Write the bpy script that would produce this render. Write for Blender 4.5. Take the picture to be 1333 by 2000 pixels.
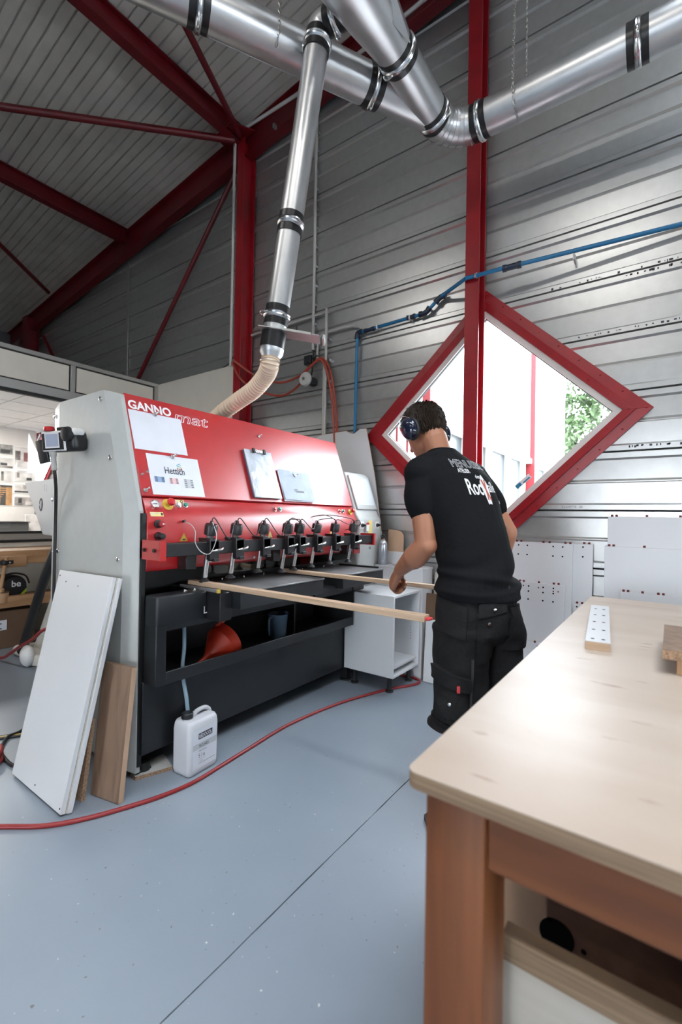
import bpy, bmesh, math, random
from math import sin, cos, pi, radians, sqrt, atan2
from mathutils import Vector, Matrix
from mathutils.bvhtree import BVHTree
random.seed(7)
S = bpy.context.scene
for _o in list(bpy.data.objects): bpy.data.objects.remove(_o)
COL = S.collection

# ------------------------------------------------------------------ camera, world, exposure
YAW, PITCH, ROLL, CAMH = radians(35.72), radians(.593), radians(1.007), 1.25
_f = Vector((-sin(YAW), cos(YAW), 0)); _r = Vector((cos(YAW), sin(YAW), 0)); _u = Vector((0, 0, 1))
_f2 = _f*cos(PITCH)+_u*sin(PITCH); _u2 = _u*cos(PITCH)-_f*sin(PITCH)
_r3 = _r*cos(ROLL)+_u2*sin(ROLL); _u3 = _u2*cos(ROLL)-_r*sin(ROLL)
cam = bpy.data.cameras.new('camera'); camo = bpy.data.objects.new('camera', cam); COL.objects.link(camo)
cam.sensor_fit = 'HORIZONTAL'; cam.sensor_width = 24.0; cam.lens = 895.4/1333*24.0
cam.clip_start = .02; cam.clip_end = 200
camo.matrix_world = Matrix(((_r3.x, _u3.x, -_f2.x, 0), (_r3.y, _u3.y, -_f2.y, 0), (_r3.z, _u3.z, -_f2.z, CAMH), (0, 0, 0, 1)))
cam.dof.use_dof = True; cam.dof.focus_distance = 2.5; cam.dof.aperture_fstop = 2.6
S.camera = camo

W = bpy.data.worlds.new('overcast_sky'); S.world = W; W.use_nodes = True
bg = W.node_tree.nodes['Background']; bg.inputs[0].default_value = (.86, .93, 1.0, 1); bg.inputs[1].default_value = 24.0
S.view_settings.view_transform = 'Standard'; S.view_settings.look = 'None'
S.view_settings.gamma = 1; S.view_settings.exposure = 0.0; S.view_settings.use_curve_mapping = False
S.cycles.max_bounces = 7; S.cycles.diffuse_bounces = 4; S.cycles.glossy_bounces = 4; S.cycles.transmission_bounces = 6
S.cycles.caustics_reflective = False; S.cycles.caustics_refractive = False; S.cycles.sample_clamp_indirect = 6

# ------------------------------------------------------------------ materials
MATS = {}
def M(name, col, rough=.5, metal=0., var=0., vscale=6., bump=0., bscale=40., coat=0., aniso=0., spec=.5, alpha=1., trans=0., emit=0., stretch=(1, 1, 1), rvar=0.):
    m = bpy.data.materials.new(name); MATS[name] = m; m.use_nodes = True
    nt = m.node_tree; b = nt.nodes['Principled BSDF']
    c = tuple(col)+(1,)
    b.inputs['Base Color'].default_value = c; b.inputs['Roughness'].default_value = rough; b.inputs['Metallic'].default_value = metal
    b.inputs['Specular IOR Level'].default_value = spec; b.inputs['Coat Weight'].default_value = coat
    b.inputs['Alpha'].default_value = alpha; b.inputs['Transmission Weight'].default_value = trans
    b.inputs['Coat Roughness'].default_value = rough*.9
    if aniso: b.inputs['Anisotropic'].default_value = aniso
    if emit: b.inputs['Emission Color'].default_value = c; b.inputs['Emission Strength'].default_value = emit
    if var or bump or rvar:
        tc = nt.nodes.new('ShaderNodeTexCoord'); mp = nt.nodes.new('ShaderNodeMapping'); mp.inputs['Scale'].default_value = stretch
        nt.links.new(tc.outputs['Object'], mp.inputs[0])
    if var or rvar:
        n = nt.nodes.new('ShaderNodeTexNoise'); n.inputs['Scale'].default_value = vscale; n.inputs['Detail'].default_value = 5
        nt.links.new(mp.outputs[0], n.inputs['Vector'])
    if var:
        r = nt.nodes.new('ShaderNodeValToRGB'); r.color_ramp.elements[0].position = .3; r.color_ramp.elements[1].position = .7
        r.color_ramp.elements[0].color = tuple(x*(1-var) for x in col)+(1,); r.color_ramp.elements[1].color = tuple(min(1, x*(1+var)) for x in col)+(1,)
        nt.links.new(n.outputs['Fac'], r.inputs[0]); nt.links.new(r.outputs[0], b.inputs['Base Color'])
    if rvar:
        mr = nt.nodes.new('ShaderNodeMapRange'); mr.inputs['To Min'].default_value = max(.02, rough-rvar); mr.inputs['To Max'].default_value = rough+rvar
        nt.links.new(n.outputs['Fac'], mr.inputs['Value']); nt.links.new(mr.outputs[0], b.inputs['Roughness'])
    if bump:
        n2 = nt.nodes.new('ShaderNodeTexNoise'); n2.inputs['Scale'].default_value = bscale; n2.inputs['Detail'].default_value = 4
        bp = nt.nodes.new('ShaderNodeBump'); bp.inputs['Strength'].default_value = bump; bp.inputs['Distance'].default_value = .02
        nt.links.new(mp.outputs[0], n2.inputs['Vector']); nt.links.new(n2.outputs['Fac'], bp.inputs['Height']); nt.links.new(bp.outputs[0], b.inputs['Normal'])
    return m

def wood(name, c1, c2, scale=(3, 30, 30), rough=.55, stain=None):
    m = bpy.data.materials.new(name); MATS[name] = m; m.use_nodes = True; nt = m.node_tree; b = nt.nodes['Principled BSDF']
    tc = nt.nodes.new('ShaderNodeTexCoord'); mp = nt.nodes.new('ShaderNodeMapping'); mp.inputs['Scale'].default_value = scale
    n = nt.nodes.new('ShaderNodeTexNoise'); n.inputs['Scale'].default_value = 1.0; n.inputs['Detail'].default_value = 7; n.inputs['Distortion'].default_value = .7
    r = nt.nodes.new('ShaderNodeValToRGB'); r.color_ramp.elements[0].position = .32; r.color_ramp.elements[1].position = .68
    r.color_ramp.elements[0].color = tuple(c1)+(1,); r.color_ramp.elements[1].color = tuple(c2)+(1,)
    bp = nt.nodes.new('ShaderNodeBump'); bp.inputs['Strength'].default_value = .15; bp.inputs['Distance'].default_value = .004
    L = nt.links.new
    L(tc.outputs['Object'], mp.inputs[0]); L(mp.outputs[0], n.inputs['Vector']); L(n.outputs['Fac'], r.inputs[0]); L(r.outputs[0], b.inputs['Base Color'])
    L(n.outputs['Fac'], bp.inputs['Height']); L(bp.outputs[0], b.inputs['Normal']); b.inputs['Roughness'].default_value = rough
    if stain:
        mp2 = nt.nodes.new('ShaderNodeMapping'); mp2.inputs['Scale'].default_value = (1, 2.6, 1); n2 = nt.nodes.new('ShaderNodeTexNoise'); n2.inputs['Scale'].default_value = 9; n2.inputs['Detail'].default_value = 3
        r2 = nt.nodes.new('ShaderNodeValToRGB'); r2.color_ramp.elements[0].position = .66; r2.color_ramp.elements[1].position = .78; mx = nt.nodes.new('ShaderNodeMixRGB'); mx.inputs[2].default_value = tuple(stain)+(1,)
        L(tc.outputs['Object'], mp2.inputs[0]); L(mp2.outputs[0], n2.inputs['Vector']); L(n2.outputs['Fac'], r2.inputs[0]); L(r2.outputs[0], mx.inputs[0]); L(r.outputs[0], mx.inputs[1]); L(mx.outputs[0], b.inputs['Base Color'])
    return m

M('galva', (.49, .495, .49), .31, .72, var=.05, vscale=16.0)
M('galva_flange', (.50, .515, .53), .4, .9, var=.15, vscale=4)
M('roof_sheet', (.58, .55, .50), .45, .2, var=.12, vscale=3)
M('dark_wall', (.10, .105, .115), .6, .2, var=.15, vscale=2)
M('steel_red_shaded', (.12, .003, .007), .36, 0, var=.15, vscale=5)  # same red as the columns, darkened: shade on the unlit roof steel in its colour
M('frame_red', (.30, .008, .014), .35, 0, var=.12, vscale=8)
M('duct', (.62, .625, .63), .36, .92, var=.08, vscale=7, rvar=.06)
M('duct_seam', (.6, .61, .62), .3, 1.)
M('tape', (.012, .012, .013), .32)
M('clamp_metal', (.72, .73, .74), .22, 1.)
M('white_paint', (.75, .75, .73), .45)
M('white_frame', (.72, .71, .68), .45, var=.05)
M('white_lam', (.66, .67, .69), .32, var=.02, vscale=3)
M('cream', (.74, .70, .62), .5, var=.03)
M('alu', (.55, .55, .53), .35, .8)
M('rubber', (.012, .012, .013), .55)
M('black_pl', (.014, .014, .016), .38)
M('anthracite', (.0125, .0145, .017), .42, var=.12, vscale=8)
M('anth_dark', (.008, .009, .010), .5)
M('steel_plate', (.24, .24, .245), .38, .35, var=.2, vscale=9, rvar=.1)
M('chrome', (.80, .80, .80), .24, 1.)
M('mach_grey', (.45, .465, .455), .42, var=.03, vscale=20, bump=.03, bscale=300)
M('mach_red', (.47, .010, .014), .33, 0, var=.05, vscale=14, bump=.02, bscale=500, spec=.7, coat=1.)
M('paper', (.68, .70, .76), .6, var=.03, vscale=10, spec=.3)
M('paper2', (.46, .52, .60), .7, var=.08, vscale=18, spec=.2)
M('sleeve', (.52, .57, .64), .16, var=.12, vscale=14, bump=.5, bscale=9, coat=.4)
M('ink', (.02, .022, .04), .5)
M('ink_blue', (.25, .36, .55), .5)
M('ink_pink', (.75, .5, .52), .5)
M('ink_grey', (.5, .52, .55), .5)
M('ink_green', (.05, .35, .32), .5)
M('ink_teal', (.03, .25, .42), .5)
M('print_white', (.82, .82, .84), .5)
M('print_grey', (.62, .62, .66), .6)
M('print_red', (.45, .10, .06), .6)
M('yellow', (.62, .42, .06), .4)
M('label_yellow', (.75, .62, .25), .45)
M('green_btn', (.04, .28, .20), .3)
M('white_btn', (.8, .8, .8), .3)
M('red_btn', (.55, .02, .025), .3)
M('knob_red', (.35, .02, .03), .35)
M('screen', (.62, .66, .70), .10, coat=.5)
M('lcd', (.42, .46, .58), .2)
M('hose_pvc', (.80, .63, .47), .45, var=.05)
M('hose_red', (.25, .016, .018), .4)
M('hose_orange', (.34, .04, .018), .4)
M('pipe_blue', (.012, .17, .36), .35)
M('pipe_fit', (.010, .022, .05), .35)
M('pipe_grey', (.50, .49, .47), .5)
M('cable', (.015, .015, .017), .5)
M('tube_blue', (.27, .38, .46), .3)
M('can_pl', (.62, .63, .67), .35, var=.03, bump=.05, bscale=30)
M('funnel_red', (.55, .04, .015), .42)
M('jug_pl', (.10, .15, .22), .25)
M('bottle_al', (.42, .44, .48), .3, .75)
M('cardboard', (.50, .33, .22), .7, var=.06)
M('cardboard_dk', (.13, .075, .045), .8, var=.1)
M('chipboard', (.34, .22, .14), .8, var=.45, vscale=160, bump=.3, bscale=120)
wood('walnut', (.17, .105, .07), (.27, .175, .12), (28, 28, 2.2), .5)
wood('oak', (.46, .32, .21), (.60, .44, .31), (3, 40, 40), .5)
wood('ply', (.46, .365, .29), (.56, .475, .40), (1.3, 5, 5), .36, stain=(.26, .15, .09))
wood('ply_edge', (.20, .13, .08), (.34, .235, .145), (4, 4, 130), .7)
wood('pine', (.125, .036, .009), (.20, .064, .017), (26, 26, 1.8), .5)  # both pines darkened: shade on the bench front is put into the colour
wood('pine_x', (.125, .036, .009), (.205, .064, .017), (1.8, 26, 26), .5)
wood('pale_board', (.46, .42, .36), (.56, .52, .46), (2, 18, 18), .5)
wood('beech', (.36, .20, .10), (.50, .30, .165), (16, 2.2, 16), .5)
wood('brown_box', (.10, .045, .028), (.16, .075, .045), (16, 2.2, 16), .6)
M('skin', (.40, .175, .10), .48, var=.07, vscale=9, bump=.05, bscale=90)
M('hair', (.026, .016, .010), .6, var=.4, vscale=60, spec=.25)
M('tee', (.0055, .006, .0075), .9, var=.1, vscale=12, bump=.12, bscale=60, spec=.2)
M('shorts', (.0105, .0105, .0115), .85, var=.35, vscale=14, bump=.2, bscale=70, spec=.3)
M('shorts_seam', (.035, .035, .036), .8)
M('shoe', (.02, .02, .022), .6)
M('muff', (.008, .012, .035), .12, coat=.5)
M('muff_pad', (.012, .012, .014), .6)
M('hole', (.008, .008, .009), .95, spec=.0)
M('hole_red', (.12, .008, .010), .6)
M('ceil_tile', (.66, .62, .60), .8, var=.03)
M('office_wall', (.70, .66, .63), .8)
M('lamp_diff', (1, .97, .92), .4, emit=6.0)
M('photo_a', (.30, .27, .26), .4, var=.7, vscale=7)
M('photo_b', (.22, .21, .20), .4, var=.9, vscale=9)
M('photo_red', (.22, .10, .09), .4, var=.3)
M('photo_wood', (.42, .22, .09), .4, var=.4, vscale=10)
M('photo_lt', (.55, .52, .50), .4, var=.25, vscale=8)
M('photo_dk', (.05, .05, .05), .4)
M('bin', (.70, .71, .72), .45, var=.02)
M('cast_grey', (.62, .60, .54), .5, var=.05)
M('lime', (.35, .48, .03), .5)
M('facade', (.42, .43, .44), .6)
M('facade_red', (.20, .014, .018), .5)
M('asphalt', (.38, .38, .38), .9)
M('win_dark', (.045, .052, .056), .3, spec=.2)
M('leaf', (.05, .085, .03), .6, var=.4, vscale=3)
M('bark', (.12, .08, .05), .9)
M('chain', (.45, .44, .42), .35, .9)

def glass_mat(name, tint, reflect=.08):
    m = bpy.data.materials.new(name); MATS[name] = m; m.use_nodes = True; nt = m.node_tree; nt.nodes.clear()
    out = nt.nodes.new('ShaderNodeOutputMaterial'); mx = nt.nodes.new('ShaderNodeMixShader'); t = nt.nodes.new('ShaderNodeBsdfTransparent'); g = nt.nodes.new('ShaderNodeBsdfGlossy')
    t.inputs[0].default_value = tuple(tint)+(1,); g.inputs['Roughness'].default_value = .02
    fr = nt.nodes.new('ShaderNodeFresnel'); fr.inputs[0].default_value = 1.45
    nt.links.new(fr.outputs[0], mx.inputs[0]); nt.links.new(t.outputs[0], mx.inputs[1]); nt.links.new(g.outputs[0], mx.inputs[2]); nt.links.new(mx.outputs[0], out.inputs[0])
    return m
glass_mat('glass', (.96, .98, .98)); glass_mat('acrylic', (.75, .74, .70)); glass_mat('skylight', (.42, .43, .44))

def floor_mat():
    m = bpy.data.materials.new('floor_paint'); MATS['floor_paint'] = m; m.use_nodes = True; nt = m.node_tree; b = nt.nodes['Principled BSDF']; L = nt.links.new; N = nt.nodes.new
    tc = N('ShaderNodeTexCoord'); n = N('ShaderNodeTexNoise'); n.inputs['Scale'].default_value = 1.3; n.inputs['Detail'].default_value = 6
    r = N('ShaderNodeValToRGB'); r.color_ramp.elements[0].color = (.215, .255, .305, 1); r.color_ramp.elements[1].color = (.262, .305, .355, 1)
    r.color_ramp.elements[0].position = .3; r.color_ramp.elements[1].position = .7
    v = N('ShaderNodeTexNoise'); v.inputs['Scale'].default_value = 62; v.inputs['Detail'].default_value = 2; v.inputs['Roughness'].default_value = .4
    v2 = N('ShaderNodeValToRGB'); v2.color_ramp.elements[0].position = .745; v2.color_ramp.elements[1].position = .775; v2.color_ramp.elements[0].color = (0, 0, 0, 1)
    d2 = N('ShaderNodeValToRGB'); d2.color_ramp.elements[0].position = .235; d2.color_ramp.elements[1].position = .27; d2.color_ramp.elements[0].color = (1, 1, 1, 1); d2.color_ramp.elements[1].color = (0, 0, 0, 1)
    mx = N('ShaderNodeMixRGB'); mx.inputs[2].default_value = (.55, .55, .55, 1); mx2 = N('ShaderNodeMixRGB'); mx2.inputs[2].default_value = (.15, .14, .13, 1)
    rr = N('ShaderNodeMapRange'); rr.inputs['To Min'].default_value = .24; rr.inputs['To Max'].default_value = .42
    L(tc.outputs['Object'], n.inputs['Vector']); L(tc.outputs['Object'], v.inputs['Vector']); L(n.outputs['Fac'], r.inputs[0]); L(v.outputs['Fac'], v2.inputs[0]); L(v.outputs['Fac'], d2.inputs[0])
    L(v2.outputs[0], mx.inputs[0]); L(r.outputs[0], mx.inputs[1]); L(d2.outputs[0], mx2.inputs[0]); L(mx.outputs[0], mx2.inputs[1]); L(mx2.outputs[0], b.inputs['Base Color'])
    L(n.outputs['Fac'], rr.inputs['Value']); L(rr.outputs[0], b.inputs['Roughness'])
floor_mat()

# ------------------------------------------------------------------ mesh helpers
def V(*a): return Vector(a or (0, 0, 0))
class MB:
    def __init__(s): s.v = []; s.f = []; s.m = []
    def add(s, vs, fs, mi=0):
        o = len(s.v); s.v += [tuple(v) for v in vs]; s.f += [tuple(i+o for i in f) for f in fs]; s.m += [mi]*len(fs); return s
    def bx(s, x0, x1, y0, y1, z0, z1, mi=0):
        v = [(x0, y0, z0), (x1, y0, z0), (x1, y1, z0), (x0, y1, z0), (x0, y0, z1), (x1, y0, z1), (x1, y1, z1), (x0, y1, z1)]
        return s.add(v, [(0, 3, 2, 1), (4, 5, 6, 7), (0, 1, 5, 4), (1, 2, 6, 5), (2, 3, 7, 6), (3, 0, 4, 7)], mi)
    def obox(s, c, ax, ay, az, mi=0):      # centre and three half-axis vectors
        c = Vector(c); ax, ay, az = Vector(ax), Vector(ay), Vector(az)
        v = [c+ax*i+ay*j+az*k for k in (-1, 1) for (i, j) in ((-1, -1), (1, -1), (1, 1), (-1, 1))]
        return s.add(v, [(0, 3, 2, 1), (4, 5, 6, 7), (0, 1, 5, 4), (1, 2, 6, 5), (2, 3, 7, 6), (3, 0, 4, 7)], mi)
    def loft(s, rings, caps=True, closed=False, mi=0):
        n = len(rings[0]); v = [p for r in rings for p in r]; f = []
        R = len(rings)
        for i in range(R if closed else R-1):
            for j in range(n):
                a, b = i*n+j, i*n+(j+1) % n; c, d = ((i+1) % R)*n+(j+1) % n, ((i+1) % R)*n+j
                f.append((a, b, c, d))
        if caps and not closed: f += [tuple(range(n))[::-1], tuple(range((R-1)*n, R*n))]
        return s.add(v, f, mi)
    def prism(s, poly, vec, mi=0):
        vec = Vector(vec); return s.loft([[Vector(p) for p in poly], [Vector(p)+vec for p in poly]], mi=mi)
    def cyl(s, p0, p1, r0, r1=None, n=16, mi=0, caps=True):
        p0, p1 = Vector(p0), Vector(p1); r1 = r0 if r1 is None else r1; d = (p1-p0).normalized()
        a = d.orthogonal().normalized(); b = d.cross(a)
        ring = lambda p, r: [p+(a*cos(t)+b*sin(t))*r for t in [2*pi*i/n for i in range(n)]]
        return s.loft([ring(p0, r0), ring(p1, r1)], caps=caps, mi=mi)
    def lathe(s, p0, d, prof, n=20, mi=0, caps=True):   # prof: (h, r) along d
        p0, d = Vector(p0), Vector(d).normalized(); a = d.orthogonal().normalized(); b = d.cross(a)
        return s.loft([[p0+d*h+(a*cos(t)+b*sin(t))*max(r, 1e-5) for t in [2*pi*i/n for i in range(n)]] for h, r in prof], caps=caps, mi=mi)
    def tube(s, path, r, n=8, mi=0, closed=False, caps=True):
        P = [Vector(p) for p in path]; k = len(P); rings = []; a = None
        for i, p in enumerate(P):
            if closed: t = (P[(i+1) % k]-P[i-1])
            else: t = (P[min(i+1, k-1)]-P[max(i-1, 0)])
            t.normalize()
            if a is None: a = t.orthogonal().normalized()
            a = (a-t*a.dot(t)); a = a.normalized() if a.length > 1e-6 else t.orthogonal().normalized()
            b = t.cross(a); rr = r[i] if isinstance(r, (list, tuple)) else r
            rings.append([p+(a*cos(2*pi*j/n)+b*sin(2*pi*j/n))*rr for j in range(n)])
        return s.loft(rings, caps=caps, closed=closed, mi=mi)
    def ell(s, c, r, nu=16, nv=10, R=None, mi=0):
        c = Vector(c); r = (r, r, r) if not isinstance(r, (tuple, list)) else r; rings = []
        for i in range(nv+1):
            th = pi*i/nv; rr = max(sin(th), 1e-3); ring = []
            for j in range(nu):
                p = Vector((r[0]*rr*cos(2*pi*j/nu), r[1]*rr*sin(2*pi*j/nu), -r[2]*cos(th)))
                ring.append(c+(R @ p if R else p))
            rings.append(ring)
        return s.loft(rings, mi=mi)

def spline(pts, n=8):
    P = [Vector(p) for p in pts]; out = []
    for i in range(len(P)-1):
        p0, p1, p2, p3 = P[max(i-1, 0)], P[i], P[i+1], P[min(i+2, len(P)-1)]
        for k in range(n):
            t = k/n; out.append(.5*((2*p1)+(p2-p0)*t+(2*p0-5*p1+4*p2-p3)*t*t+(3*p1-p0-3*p2+p3)*t**3))
    out.append(P[-1]); return out

def put(o, parent):
    COL.objects.link(o)
    if parent is not None:
        o.parent = parent; b = parent.get('_b')
        o.matrix_parent_inverse = Matrix.Translation(-Vector(b)) if b else Matrix.Identity(4)
    return o
def tag(o, label=None, cat=None, group=None, kind=None):
    if label: o['label'] = label
    if cat: o['category'] = cat
    if group: o['group'] = group
    if kind: o['kind'] = kind
    return o
def mesh_of(mb, mats, bev=0., smooth=40., seg=1, name='m'):
    me = bpy.data.meshes.new(name); me.from_pydata(mb.v, [], mb.f)
    mats = mats if isinstance(mats, (list, tuple)) else [mats]
    for m in mats: me.materials.append(MATS[m])
    if len(mats) > 1: me.polygons.foreach_set('material_index', mb.m)
    bm = bmesh.new(); bm.from_mesh(me)
    bmesh.ops.recalc_face_normals(bm, faces=bm.faces)
    if bev:
        es = [e for e in bm.edges if len(e.link_faces) == 2 and e.calc_face_angle(0) > radians(38)]
        bmesh.ops.bevel(bm, geom=es, offset=bev, segments=seg, affect='EDGES', profile=.5, clamp_overlap=True)
    bm.to_mesh(me); bm.free()
    if smooth:
        me.polygons.foreach_set('use_smooth', [True]*len(me.polygons)); me.set_sharp_from_angle(angle=radians(smooth))
    me.update(); return me
def obj(name, mb, mats, parent=None, bev=0., smooth=40., seg=1, label=None):
    o = bpy.data.objects.new(name, mesh_of(mb, mats, bev, smooth, seg, name)); put(o, parent)
    if label: o['label'] = label
    return o
def thing(name, loc, label, cat, group=None, kind=None):
    e = bpy.data.objects.new(name, None); e.empty_display_size = .1; e.location = loc; COL.objects.link(e); e['_b'] = tuple(loc)
    return tag(e, label, cat, group, kind)
def struct(name, loc=(0, 0, 0)):
    e = bpy.data.objects.new(name, None); e.location = loc; COL.objects.link(e); e['_b'] = tuple(loc); e['kind'] = 'structure'; return e
def text_mb(body, w=None, h=None, outline=0., offset=0., shear=0., ext=0.):
    cu = bpy.data.curves.new('t', 'FONT'); cu.body = body; cu.size = 1; cu.resolution_u = 3; cu.shear = shear; cu.offset = offset
    if outline: cu.fill_mode = 'NONE'; cu.bevel_depth = outline; cu.bevel_resolution = 0
    o = bpy.data.objects.new('t', cu); COL.objects.link(o); dg = bpy.context.evaluated_depsgraph_get()
    me = bpy.data.meshes.new_from_object(o.evaluated_get(dg)); vs = [v.co.copy() for v in me.vertices]; fs = [tuple(p.vertices) for p in me.polygons]
    bpy.data.objects.remove(o); bpy.data.meshes.remove(me); bpy.data.curves.remove(cu)
    x0 = min(v.x for v in vs); x1 = max(v.x for v in vs); y0 = min(v.y for v in vs); y1 = max(v.y for v in vs)
    sy = h/(y1-y0) if h else None; sx = w/(x1-x0) if w else None
    sx = sx or sy; sy = sy or sx
    return [Vector(((v.x-x0)*sx, (v.y-y0)*sy, v.z*.5*sx)) for v in vs], fs
def text(body, org, xd, yd, mat, parent, w=None, h=None, name='lettering', off=.0008, **k):
    vs, fs = text_mb(body, w, h, **k); org, xd, yd = Vector(org), Vector(xd).normalized(), Vector(yd).normalized(); n = xd.cross(yd)
    mb = MB(); mb.add([org+xd*v.x+yd*v.y+n*(off+v.z*.2) for v in vs], fs)
    return obj(name, mb, mat, parent, smooth=0)
def quad(mb, org, xd, yd, x0, x1, y0, y1, off=.0006, mi=0):
    org, xd, yd = Vector(org), Vector(xd), Vector(yd); n = xd.cross(yd)
    return mb.add([org+xd*a+yd*b+n*off for a, b in ((x0, y0), (x1, y0), (x1, y1), (x0, y1))], [(0, 1, 2, 3)], mi)
def ibeam(mb, p0, p1, up, h, b, tw=.008, tf=.012):   # depth h along 'up', flange width b
    p0, p1, up = Vector(p0), Vector(p1), Vector(up).normalized(); d = (p1-p0).normalized(); sd = d.cross(up).normalized(); up = sd.cross(d).normalized()
    c = (p0+p1)/2; hl = (p1-p0)/2
    mb.obox(c, hl, sd*(tw/2), up*(h/2-tf)); mb.obox(c+up*(h/2-tf/2), hl, sd*(b/2), up*(tf/2)); mb.obox(c-up*(h/2-tf/2), hl, sd*(b/2), up*(tf/2)); return mb
def copy_obj(o, parent=None, dv=(0, 0, 0)):
    c = o.copy(); COL.objects.link(c); c.parent = parent
    if parent is None or o.parent is None or True: c.location = Vector(o.location)+Vector(dv)
    return c

# ------------------------------------------------------------------ room shell
YW = 3.5; XL, XR, YF = -10.4, 7.0, -8.0
def roofz(x): return 5.906+.118*x
WIN1 = (-1.163, 1.975, 1.0, .955); WIN2 = (-9.15, 2.13, .60, .575)

# floor: painted slabs with an open saw-cut joint running along Y, centred x = -1.0
JX = -1.005
fl = struct('floor')
def slab(x0, x1, jag_at=None):
    mb = MB(); ys = [YF-.2+i*(YW+.5-YF)/140 for i in range(141)]
    def edge(x, side):
        return [(x+(random.uniform(.0005, .0035)*side if x == JX else 0), y) for y in ys]
    L, R = edge(x0, 1), edge(x1, -1); v = []; f = []
    for (a, b) in zip(L, R): v += [(a[0], a[1], 0), (b[0], b[1], 0), (a[0], a[1], -.15), (b[0], b[1], -.15)]
    for i in range(140):
        o = i*4; f += [(o, o+1, o+5, o+4), (o+2, o+6, o+7, o+3), (o, o+4, o+6, o+2), (o+1, o+3, o+7, o+5)]
    mb.add(v, f); return mb
obj('floor_slab', slab(XL, JX), 'floor_paint', fl, smooth=0); obj('floor_slab', slab(JX, XR), 'floor_paint', fl, smooth=0)
obj('joint_filler', MB().bx(JX-.012, JX+.012, YF, YW, -.05, -.006), 'hole', fl, smooth=0)

# corrugated gable wall: every cladding tray is a piece of its own
wb = struct('wall_back', (0, YW, 0))
PIT = .388; Z0 = 1.322-4*PIT
PROF = [(-.014, 0), (.013, .006), (.013, .038), (-.002, .050), (0, .182), (-.015, .190), (-.015, .196), (0, .208), (-.002, .334), (.013, .346), (.013, .381), (-.014, .388)]
def prof_at(zs):
    out = []
    for z in zs:
        for (a, za), (b, zb) in zip(PROF, PROF[1:]):
            if za-1e-6 <= z <= zb+1e-6: out.append((a+(b-a)*(z-za)/max(zb-za, 1e-9), z)); break
    return out
def tray(zb, x0, x1, hole=None, side=0):
    zs = [p[1] for p in PROF]
    if hole:
        cx, zc, hw, hh = hole
        zs += [z-zb for z in (zc, zc-hh, zc+hh) if 0 < z-zb < PIT]
    pr = prof_at(sorted(set(zs))); v = []; f = []
    for d, z in pr:
        a, b = x0, x1
        if hole:
            k = max(0, 1-abs(zb+z-zc)/hh)*hw
            if side < 0: b = cx-k
            else: a = cx+k
        v += [(a, YW-d, zb+z), (b, YW-d, zb+z)]
    for i in range(len(pr)-1): f.append((2*i, 2*i+1, 2*i+3, 2*i+2))
    return MB().add(v, f)
SEG = [(XL, -6.33), (-6.33, -3.785), (-3.785, WIN1[0]), (WIN1[0], XR)]
shared = {}
for r in range(0, 21):
    zb = Z0+r*PIT
    for si, (x0, x1) in enumerate(SEG):
        if zb > roofz(x1): continue
        hole = WIN1 if si >= 2 else (WIN2 if si == 0 else None)
        if hole and not (zb+PIT > hole[1]-hole[3] and zb < hole[1]+hole[3]): hole = None
        if hole and si == 0:
            obj('cladding_panel', tray(zb, x0, x1, hole, -1), 'galva', wb, smooth=0)
            obj('cladding_panel', tray(zb, x0, x1, hole, 1), 'galva', wb, smooth=0)
        elif hole: obj('cladding_panel', tray(zb, x0, x1, hole, -1 if si == 2 else 1), 'galva', wb, smooth=0)
        else:
            if si not in shared: shared[si] = mesh_of(tray(0, x0, x1), 'galva', smooth=0)
            o = bpy.data.objects.new('cladding_panel', shared[si]); put(o, wb); o.location = (0, 0, zb)
obj('corner_strip', MB().bx(-6.36, -6.30, YW-.02, YW-.012, 0, 5.2), 'galva', wb)
text('CLAVETTE - 80', (-.615, YW-.0125, 1.338), (1, 0, 0), (0, 0, 1), 'ink', wb, w=.13, h=.014, name='marker_writing')
mb = MB()
random.seed(3)
for z0, xa, xb in ((Z0+8*PIT+.004, -.75, .4), (Z0+7*PIT+.012, -.7, .25), (Z0+5*PIT+.018, -.25, .3), (Z0+8*PIT-.03, -.3, .3)):
    for i in range(26):
        x = random.uniform(xa, xb); mb.bx(x, x+random.uniform(.004, .016), YW-.0135, YW-.0125, z0+random.uniform(0, .01), z0+random.uniform(.012, .02))
obj('scuff_marks', mb, 'ink', wb, smooth=0)['kind'] = 'stuff'

# other walls, with a wide roller door and windows behind the camera letting the daylight in
wl = struct('wall_left'); mb = MB(); n = int(6/.388)
mb.bx(XL-.1, XL, YF, YW, 0, 6.2); obj('wall_sheet', mb, 'dark_wall', wl)
for i in range(n): obj('cladding_panel', MB().bx(XL, XL+.012, YF, YW, i*.388+.05, i*.388+.34), 'dark_wall', wl)
wr = struct('wall_right'); mb = MB()
mb.bx(XR, XR+.1, YF, YW, 0, 1.2); mb.bx(XR, XR+.1, YF, YW, 1.9, 7.2)
for y0, y1 in ((YF, -6.5), (-3.5, -2.5), (.5, 1.0), (2.8, YW)): mb.bx(XR, XR+.1, y0, y1, .9, 3.2)
obj('wall_sheet', mb, 'galva_flange', wr)
wf = struct('wall_front'); mb = MB()
mb.bx(XL, -1.0, YF-.1, YF, 0, 7.2); mb.bx(-1.0, .8, YF-.1, YF, 2.4, 7.2); mb.bx(.8, XR, YF-.1, YF, 0, 7.2)
obj('wall_sheet', mb, 'galva_flange', wf)

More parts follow.
